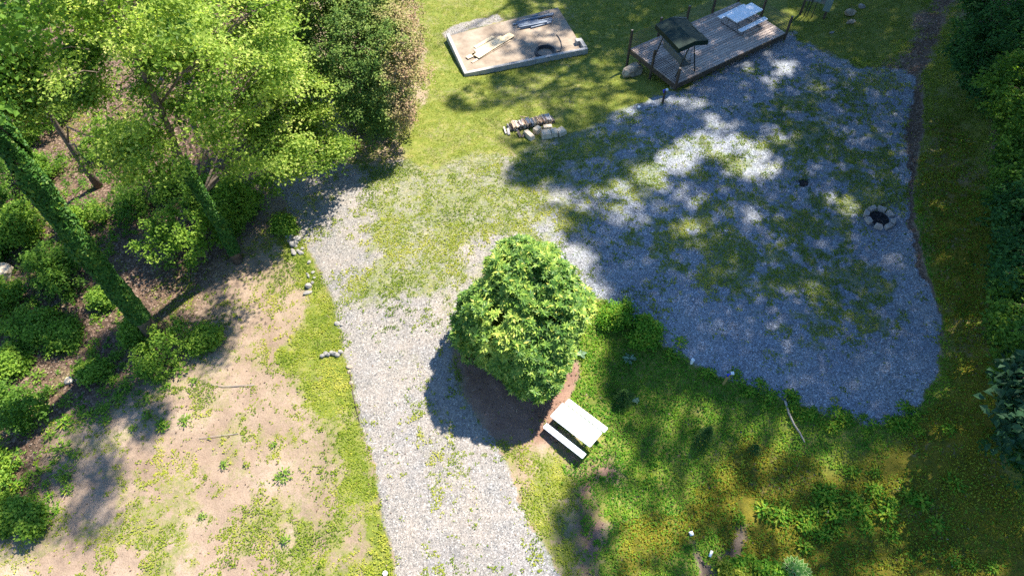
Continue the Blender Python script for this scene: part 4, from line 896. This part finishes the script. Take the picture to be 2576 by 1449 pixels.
def shrub(label, px, py, r_, h_, leafm='shrub', ls=.13, dens=9, n_leaf=14, rad=.25, group=None, name='shrub', stems=5, rxy=(1, 1), cat='shrub', z0=.0, flat=.5):
    global rng
    rng = np.random.default_rng(zlib.crc32(label.encode()))
    base = V(px, py); root = thing(name, label, cat, base, 0, group)
    c = np.array(base) + np.array([0, 0, h_ * .52 + z0]); r_ *= .9; bl = [(tuple(c), (r_ * .8, r_ * .72, h_ * .5))]
    for k in range(8):
        a = rng.uniform(0, 6.28); q_ = rng.uniform(.5, 1.15) * r_; s_ = rng.uniform(.25, .5); bl.append((tuple(c + np.array([q_ * math.cos(a), q_ * math.sin(a), rng.uniform(-.3, .3) * h_])), (r_ * s_, r_ * s_, h_ * s_ * .7)))
    P, D = blob_points(bl, max(dens / 4.5, 6 / (r_ + .1) ** 2), .6, .3); P, D = boughs(P, D, 5, max(.12, r_ * .3)); k = (P[:, 2] > base.z + .05) & (fbm(P[:, 0] + P[:, 2], P[:, 1] - P[:, 2], .7, 99) > (.44 if r_ > .45 else 0)); P, D = P[k], D[k]
    L, N, rv = spray(P, D, n_leaf, rad, flat); kk = L[:, 2] > base.z + .02
    leaf_obj('foliage', L[kk], N[kk], ls * rng.uniform(.7, 1.3, kk.sum()), ls * rng.uniform(.45, .85, kk.sum()), M[leafm], root, rnd=rv[kk])
    m = MB()
    for k in range(stems):
        q = P[rng.integers(len(P))]; limb(m, base + Vector((rng.uniform(-.08, .08), rng.uniform(-.08, .08), -.05)), q, .03, .008, .1, 4, 5)
    m.build('stem', M['bark'], root)
    return root
shrub('rounded bright shrub left of the slimmer ivy clad trunk', 480, 640, 1.55, 2.3)
shrub('leafy shrub right of the slimmer ivy clad trunk, near the driveway end', 622, 535, 1.15, 2.0)
shrub('bushy sapling hugging the right side of the slimmer ivy clad trunk', 585, 590, .6, 2.2)
shrub('green shrub around the foot of the thick ivy clad trunk', 430, 890, .95, 1.1, ls=.12)
shrub('small low shrub right of the thick ivy trunk foot', 520, 870, .5, .7, ls=.12)
shrub('small shrub left of the thick ivy trunk foot', 345, 850, .5, .8)
shrub('dark shaded shrub at the left edge below the trunks', 40, 1060, 1.15, 1.6, 'canopy2', ls=.13)
shrub('sunlit shrub behind the thick ivy clad trunk at the left edge', 70, 600, .95, 1.6)
shrub('dark green shrub under the thick ivy clad trunk', 150, 720, 1.1, 1.6, 'canopy2')
shrub('low broad leaved shrub at the left edge, middle height', 90, 840, .8, .7, ls=.13)
shrub('leafy undergrowth shrub in shade behind the two trunks', 380, 520, 1.2, 1.4, 'canopy2')
shrub('shaded undergrowth shrub at the foot of the maple', 520, 520, 1.0, 1.3, 'canopy2')
shrub('small bright shrub in the dark at far left', 20, 760, .8, 1.2)
shrub('bright low shrub at the lower left edge', 18, 1190, .7, .9, ls=.13)
shrub('yellow green sapling clump at the lower left', 85, 1310, .42, .8, ls=.14, n_leaf=10)
shrub('leafy clump cut by the left edge near the bottom', 8, 1310, .6, .9, ls=.14)
shrub('shaded shrub at the left edge near the boulder', 5, 640, .7, 1.3, 'canopy2')
shrub('undergrowth shrub in the shade near the left edge', 60, 480, 1.3, 1.8, 'canopy2')
shrub('low plant clump beside the pale tan rock', 240, 940, .38, .5, ls=.14, n_leaf=10)
for a_, b_, r__, l_ in ((150,300,1.3,'behind the ivy trunk near the upper left edge'),(50,230,1.4,'highest at the upper left edge'),(230,560,.9,'in the gap between the two ivy clad trunks'),(300,380,1.1,'under the crown of the thin trunked tree'),(160,860,.6,'left of the pale tan rock in the weeds'),(40,930,.7,'low at the left edge above the shaded shrub'),(270,760,.5,'left of the long ivy trunk near its foot'),(70,350,1.2,'on the slope seen between crown and thick trunk'),(170,410,.8,'beside the foot of the thin trunked tree'),(100,450,.8,'below the thin trunked tree at the left')):
    shrub('woodland shrub ' + l_, a_, b_, r__, r__ * 1.2, 'shrub')
shrub('bramble clump growing on the stone edge near the driveway end', 720, 575, .4, .4)

# ---- the big round laurel shrub: whorls of long leaves
def laurel():
    global rng
    rng = np.random.default_rng(11)
    base = V(1315, 925); root = thing('laurel_shrub', 'large dome shaped glossy shrub standing between driveway and gravel pad', 'shrub', base)
    SIL = [(1340,580),(1410,600),(1442,660),(1458,705),(1504,755),(1482,800),(1452,850),(1445,900),(1415,960),(1392,1000),(1350,1018),(1305,1003),(1275,965),(1200,935),(1150,890),(1132,835),(1122,780),(1160,738),(1222,700),(1225,650),(1258,608)]
    bl = [((.48,14.25,2.1),(2.15,2.05,2.2)), ((.4,15.1,2.9),(1.5,1.5,1.9)), ((1.6,14.5,2.2),(1.35,1.3,1.5)), ((-.95,14.15,1.7),(1.15,1.1,1.2)), ((.8,12.9,1.6),(1.25,1.2,1.4)), ((-.1,13.7,2.9),(1.15,1.15,1.1)), ((1.3,13.9,2.9),(1.1,1.1,1.0)), ((.9,12.0,.9),(.8,.7,.7)), ((-1.3,14.6,1.0),(.8,.8,.7)), ((2.0,14.9,1.5),(.9,.8,.9)), ((.35,15.3,3.8),(.95,.9,.7))]
    P, D = blob_points(bl, 3.3, .8, .15); P, D = boughs(P, D, 17, .42); k = P[:, 2] > base.z + .1; P, D = P[k], D[k]
    a, b, d = proj(P); k = sdist(a, b, SIL) + rng.normal(0, 3, len(P)) > 3; P, D = P[k], D[k]
    n = len(P); K = 8; ax = unit(D * .7 + np.array([0, 0, .8]) + rng.normal(size=(n, 3)) * .28)
    t1 = unit(np.cross(ax, rng.normal(size=(n, 3)))); t2 = np.cross(ax, t1)
    ang = (np.arange(K) * 2 * np.pi / K)[None] + rng.uniform(0, .5, (n, K)); dr = t1[:, None] * np.cos(ang)[..., None] + t2[:, None] * np.sin(ang)[..., None]
    lift = rng.uniform(.1, .7, (n, K, 1)); dr = unit(dr + ax[:, None] * lift); ln = rng.uniform(.15, .24, (n, K))
    C_ = P[:, None] + dr * ln[..., None] * .55; NN = unit(ax[:, None] - dr * lift * .6 + 0 * dr)
    val = np.clip(rng.normal(.42, .16, (n, K)) + rng.normal(0, .12, (n, 1)) + (fbm(P[:, 0], P[:, 1] + P[:, 2], 1.6, 96) - .5)[:, None] * .7, 0, .93)
    val = np.where(rng.random((n, K)) < .025, 1., val)
    leaf_obj('foliage', C_.reshape(-1, 3), NN.reshape(-1, 3), ln.ravel(), ln.ravel() * .36, M['laurel'], root, D=dr.reshape(-1, 3), rnd=val.ravel(), fold=.18)
    m = MB()
    for i in rng.choice(n, 60, replace=False): limb(m, base + Vector((rng.uniform(-.3, .3), rng.uniform(-.3, .3), 0)), P[i] * .93 + np.array(base) * .07, .05, .01, .1, 5, 6)
    m.build('branches', M['bark'], root)
    print('laurel whorls', n)
laurel()

# ---- hosta, thistle, conifer seedlings
def hosta(px, py, r_):
    base = V(px, py); root = thing('hosta', 'variegated hosta with white edged leaves at the bottom edge', 'plant', base)
    for ring, nl, el in ((0, 16, .35), (1, 13, .75), (2, 8, 1.1)):
        for part, wscale, mt_, dz in (('leaf_edge', 1.0, 'hostaedge', 0), ('leaf', .7, 'hosta', .006)):
            pass
    P = []; D = []; N = []; S = []
    for ring, nl, el, rr in ((0, 20, .25, .8), (1, 16, .6, .5), (2, 9, 1.0, .25)):
        for k in range(nl):
            a = k / nl * 6.283 + ring * .3 + rng.uniform(-.12, .12); d = np.array([math.cos(a), math.sin(a), el * .35]); d /= np.linalg.norm(d)
            P.append(np.array(base) + np.array([math.cos(a) * r_ * rr, math.sin(a) * r_ * rr, .12 + ring * .1])); D.append(d); N.append(np.array([-math.cos(a) * .3, -math.sin(a) * .3, 1])); S.append(r_ * .48)
    P, D, N, S = map(np.array, (P, D, N, S))
    leaf_obj('leaf_edge', P, N, S, S * .62, M['hostaedge'], root, D=D, fold=.1); leaf_obj('leaf', P + np.array([0, 0, .012]), N, S * .8, S * .4, M['hosta'], root, D=D, fold=.1)
hosta(2000, 1440, .55)
def rosette(name, label, px, py, r_, leafm, n=14, cat='plant', group=None, wd=.3, lift=.4):
    base = V(px, py); a = rng.uniform(0, 6.28, n); d = np.stack([np.cos(a), np.sin(a), rng.uniform(.1, lift * 2, n)], 1); d = unit(d); ln = r_ * rng.uniform(.6, 1.1, n)
    P = np.array(base) + d * ln[:, None] * .55 + np.array([0, 0, .05]); N = np.stack([-np.cos(a) * .3, -np.sin(a) * .3, np.ones(n)], 1)
    o = leaf_obj(name, P, N, ln, ln * wd, M[leafm], None, D=d, origin=np.array(base)); return tag(o, label, cat, group)
rosette('thistle', 'pale grey green thistle rosette on the bank right of the big shrub', 1583, 906, .36, 'thistle', 16)
rosette('broadleaf_plant', 'broad leaved plant beside the right foot of the big shrub', 1462, 893, .3, 'thistle', 5, wd=.7)
rosette('broadleaf_plant', 'small round leaved plant near the tilted dark bush', 1600, 1010, .22, 'thistle', 6, wd=.7)
def conifer(px, py, h_, r_, label, mt_='conifer'):
    base = V(px, py); root = thing('conifer_seedling', label, 'seedling', base); n = int(1300 * h_ * r_ * 2); t_ = rng.random(n) ** 1.3; a = rng.uniform(0, 6.28, n)
    rr = r_ * (1 - t_) * rng.uniform(.3, 1, n) + .02; P = np.array(base) + np.stack([rr * np.cos(a), rr * np.sin(a), t_ * h_ + .05], 1); D = np.stack([np.cos(a), np.sin(a), rng.uniform(.1, .6, n)], 1)
    leaf_obj('foliage', P, rng.normal(size=(n, 3)) + [0, 0, 1], .13, .022, M[mt_], root, D=D)
    m = MB(); m.tube([base - Vector((0, 0, .05)), base + Vector((0, 0, h_ * .9))], [.03, .01], 6); m.build('stem', M['bark'], root)
conifer(1768, 1110, 1.25, .5, 'dark little conifer seedling on the bank below the gravel')
conifer(1565, 1010, .9, .5, 'shaded brownish seedling on the bank near the picnic table')
conifer(1895, 1135, .5, .3, 'tiny dark seedling right of the taller conifer seedling')
shrub('low fern like clump right of the big shrub at the gravel corner', 1545, 795, .55, .45, 'bankleaf', ls=.1)
shrub('overgrown grass clump on the gravel edge right of the big shrub', 1620, 850, .5, .5, 'bankleaf', ls=.12)
shrub('low leafy plants beside the hosta at the bottom edge', 1900, 1440, .6, .45, 'bankleaf', ls=.13)
shrub('bright leafy clump left of the hosta at the bottom edge', 1855, 1450, .4, .4, 'weed', ls=.13)

# ---- weed tufts on the sunny soil and among the trees
def weed_proto(k, leafm, n, r_, ln):
    gk = np.random.default_rng(300 + k); a = gk.uniform(0, 6.28, n); h_ = gk.uniform(0, 1, n) ** .7; d = unit(np.stack([np.cos(a), np.sin(a), rng.uniform(.1, .7, n)], 1)); rr = r_ * rng.uniform(.15, 1, n)
    P = np.stack([rr * np.cos(a), rr * np.sin(a), .03 + h_ * r_ * .9 * (1 - rr / r_ * .6)], 1); v, f = leaf_arrays(P, np.array([0, 0, 1.]) + rng.normal(size=(n, 3)) * .4, ln * rng.uniform(.7, 1.2, n), ln * .45 * rng.uniform(.7, 1.2, n), d)
    return np_mesh('weed_plant', v, f, M[leafm], {'rnd': ('FLOAT', np.repeat(rng.random(n), 4))})
WP = [weed_proto(0, 'weed', 26, .16, .11), weed_proto(1, 'shrub', 40, .24, .13), weed_proto(2, 'shrub', 60, .34, .15), weed_proto(3, 'bankleaf', 60, .28, .13)]
def weed(px, py, k, s, label, group=None):
    o = bpy.data.objects.new('weed_plant', WP[k]); C.objects.link(o); o.location = V(px, py); o.scale = (s, s, s); o.rotation_euler.z = random.uniform(0, 6)
    tag(o, label, 'weed', group)
weed(716, 1196, 2, .95, 'largest bright weed tuft standing alone on the sunny soil')
weed(808, 1080, 0, .9, 'small dark seedling on bare soil near the grass strip')
weed(490, 960, 1, .9, 'yellow green weed tuft right of the long trunk shadow')
for a, b in ((520,1200),(400,960),(440,985),(300,1020),(360,1100),(565,1170),(640,1290),(510,1300),(590,1420),(720,1360),(930,1450),(345,1020),(380,945),(690,1120),(555,1440),(620,1170),(810,1420)):
    weed(a, b, random.choice((0, 0, 1)), random.uniform(.6, 1.), 'small weed tuft scattered on the sunny bare soil', 'weed tufts on the sunny soil')
for k in range(170):
    a, b = random.uniform(0, 480), random.uniform(560, 1320)
    if b > 1080 and a > 200 or (a > 330 and b < 800) or (abs((a - 40) * 1.13 - (b - 440)) < 60 and b < 860): continue
    weed(a, b, random.choice((1, 1, 2, 3)), random.uniform(.6, 1.3), 'leafy weed in the understory beneath the left trees', 'understory weeds at the left')
for k in range(60):
    t_ = random.random(); i = random.randrange(6); seg = [(1600,815),(1730,920),(1880,985),(2000,1030),(2100,1060),(2200,1075),(2300,1050)]
    (x0, y0), (x1, y1) = seg[i], seg[i + 1]; weed(x0 + (x1 - x0) * t_ + random.uniform(-15, 15), y0 + (y1 - y0) * t_ + random.uniform(-30, 22), 3, random.uniform(.6, 1.3), 'leafy weed on the lower edge of the gravel pad', 'weeds on the lower gravel edge')
for k in range(36):
    weed(2000 + random.gauss(0, 1) * 110 + 120, 1285 + random.gauss(0, 1) * 32, 3, random.uniform(.9, 1.6), 'fern like plant in the bright green patch on the mossy bank', 'ferns on the mossy bank')
for k in range(14):
    weed(random.uniform(1560, 2500), random.uniform(1080, 1440), 3, random.uniform(.6, 1.2), 'leafy weed scattered on the shaded bank', 'weeds on the shaded bank')

# ---- right-hand forest edge
RB = [(2440,-400),(2420,-20),(2392,100),(2362,150),(2400,220),(2440,245),(2490,300),(2500,420),(2482,520),(2520,640),(2482,780),(2500,880),(2478,930),(2508,1050),(2512,1130),(2576,1150),(2900,1350),(3300,1300),(3300,-400)]
edge = [('leafy tree at the top right corner of the clearing', V(2640, 130), 7, [B(2490,110,3.6,1.6), B(2560,40,4.5,2.2), B(2450,60,3.4,1.2), B(2440,170,2.6,1.1), B(2620,150,4.5,2.2), B(2500,230,2.6,1.3)]),
 ('dark leafy tree at the right edge above the fire pit level', V(2690, 380), 6, [B(2570,330,3,1.7), B(2600,450,3,1.8), B(2540,420,2.4,1.0), B(2660,250,5,2.2)]),
 ('dark leafy tree at the right edge beside the fire pit', V(2700, 640), 5.5, [B(2570,560,2.8,1.4), B(2600,680,2.8,1.5), B(2560,640,2.2,.9), B(2530,520,2,.7)]),
 ('dark leafy tree at the right edge beyond the round end of the gravel', V(2700, 840), 5.5, [B(2560,790,2.6,1.2), B(2590,880,2.6,1.3), B(2520,790,2,.7)])]
for lb, bs, h_, bl in edge: tree(lb, bs, h_, .16, bl, 'canopy2' if 'above' in lb or 'beyond' in lb else 'forest',  20, .3, .16, 1.9, bough=(5, .6), lump=.5, clip=RB, limbs=10, carve=False, cat='tree')
tree('sapling with very large blue green leaves at the lower right edge', V(2700, 1080), 5, .08, [B(2550,1000,3.2,.75), B(2560,1090,3,.75), B(2590,940,3.4,.9), B(2620,1050,3.8,1.1)], 'big', 9, .4, .3, 5, clip=RB, limbs=8, carve=False)
shrub('dark shrub at the foot of the right forest edge', 2600, 1180, 1.2, 1.8, 'forest', ls=.14)
shrub('dark shrub in the right forest edge near the track', 2540, 260, 1.3, 1.6, 'forest', ls=.14)
shrub('shaded shrub at the right edge level with the ash spot', 2560, 480, 1.2, 1.5, 'forest', ls=.14)
shrub('low dark shrub at the right edge near the gravel curve', 2560, 720, 1.1, 1.3, 'forest', ls=.14)

# ---- tall trees beyond the frame whose crowns shade the clearing
TT = [(26,21),(31.5,30),(35,37),(24,13),(21.5,5),(13,44),(21,46),(29,48),(9,51),(33,12),(40,28)]
gsp = .36
GX, GY = np.meshgrid(np.arange(-6, 46, gsp), np.arange(-2, 58, gsp)); GX = GX.ravel() + rng.uniform(-.18, .18, GX.size); GY = GY.ravel() + rng.uniform(-.18, .18, GY.size)
gz_ = hgt(GX, GY); a, b, d = proj(np.stack([GX, GY, gz_], -1)); a = np.where(d < 2, 4000, a); b = np.where(d < 2, 1600, b); b = np.clip(b, -190, 1690); a = np.clip(a, -4000, 3390)
acc = rng.random(len(GX)) < (1 - light_at(a, b)) ** 1.3
far = (GX > 34) | (GY > 46); acc &= ~far | (rng.random(len(GX)) < .5)
G = np.stack([GX, GY, gz_], 1)[acc]; Q = np.full(G.shape, np.nan); ok = np.zeros(len(G), bool)
for tr_ in range(10):
    hh = rng.uniform(17, 34, len(G)); q = G + SUN * (hh / SUN[2])[:, None]; a, b, d = proj(q)
    dist = np.min(np.stack([np.hypot(q[:, 0] - t0, q[:, 1] - t1) for t0, t1 in TT]), 0)
    good = ((d < .5) | (a > 2576 + 900 / np.maximum(d, 1) * 2.2) | (b < -2000 / np.maximum(d, 1))) & (dist < 9.5 + tr_ * .8) & ~hits_bush(q) & ~ok
    Q[good] = q[good]; ok |= good
print('shade clumps', ok.sum(), 'of', len(G))
Q = Q[ok]; near = np.argmin(np.stack([np.hypot(Q[:, 0] - t0, Q[:, 1] - t1) for t0, t1 in TT]), 0)
for i, (t0, t1) in enumerate(TT):
    P = Q[near == i]
    if len(P) < 5: continue
    base = Vector((t0, t1, float(hgt(t0, t1)))); hh = float(P[:, 2].max() - base.z)
    root = thing('tall_tree', 'tall broadleaf tree beyond the edge of the clearing shading the gravel', 'tree', base, 0, 'tall trees around the clearing')
    pts = trunk_pts(base, hh, n=9); rads = [.34 * (1.2 if k == 0 else 1 - .93 * k / 8) for k in range(9)]; m = MB(); m.tube(pts, rads, 12); m.build('trunk', M['bark'], root, smooth=True)
    D = unit(P - np.array([t0, t1, base.z + hh * .6])); L, N, rv = spray(P, D, 18, .42, .5, rnds=.45, outw=.2)
    leaf_obj('crown', L, N, .32 * rng.uniform(.8, 1.2, len(L)), .24 * rng.uniform(.8, 1.2, len(L)), M['shade'], root, rnd=rv)
    m = MB()
    for j in rng.choice(len(P), min(40, len(P)), replace=False):
        q = Vector(P[j]); dist = math.hypot(q.x - t0, q.y - t1); za = max(q.z - dist * .5, base.z + hh * .35); za = min(za, base.z + hh * .93); limb(m, (t0, t1, za), q, .05, .01, .12)
    m.build('limbs', M['bark'], root, smooth=True)
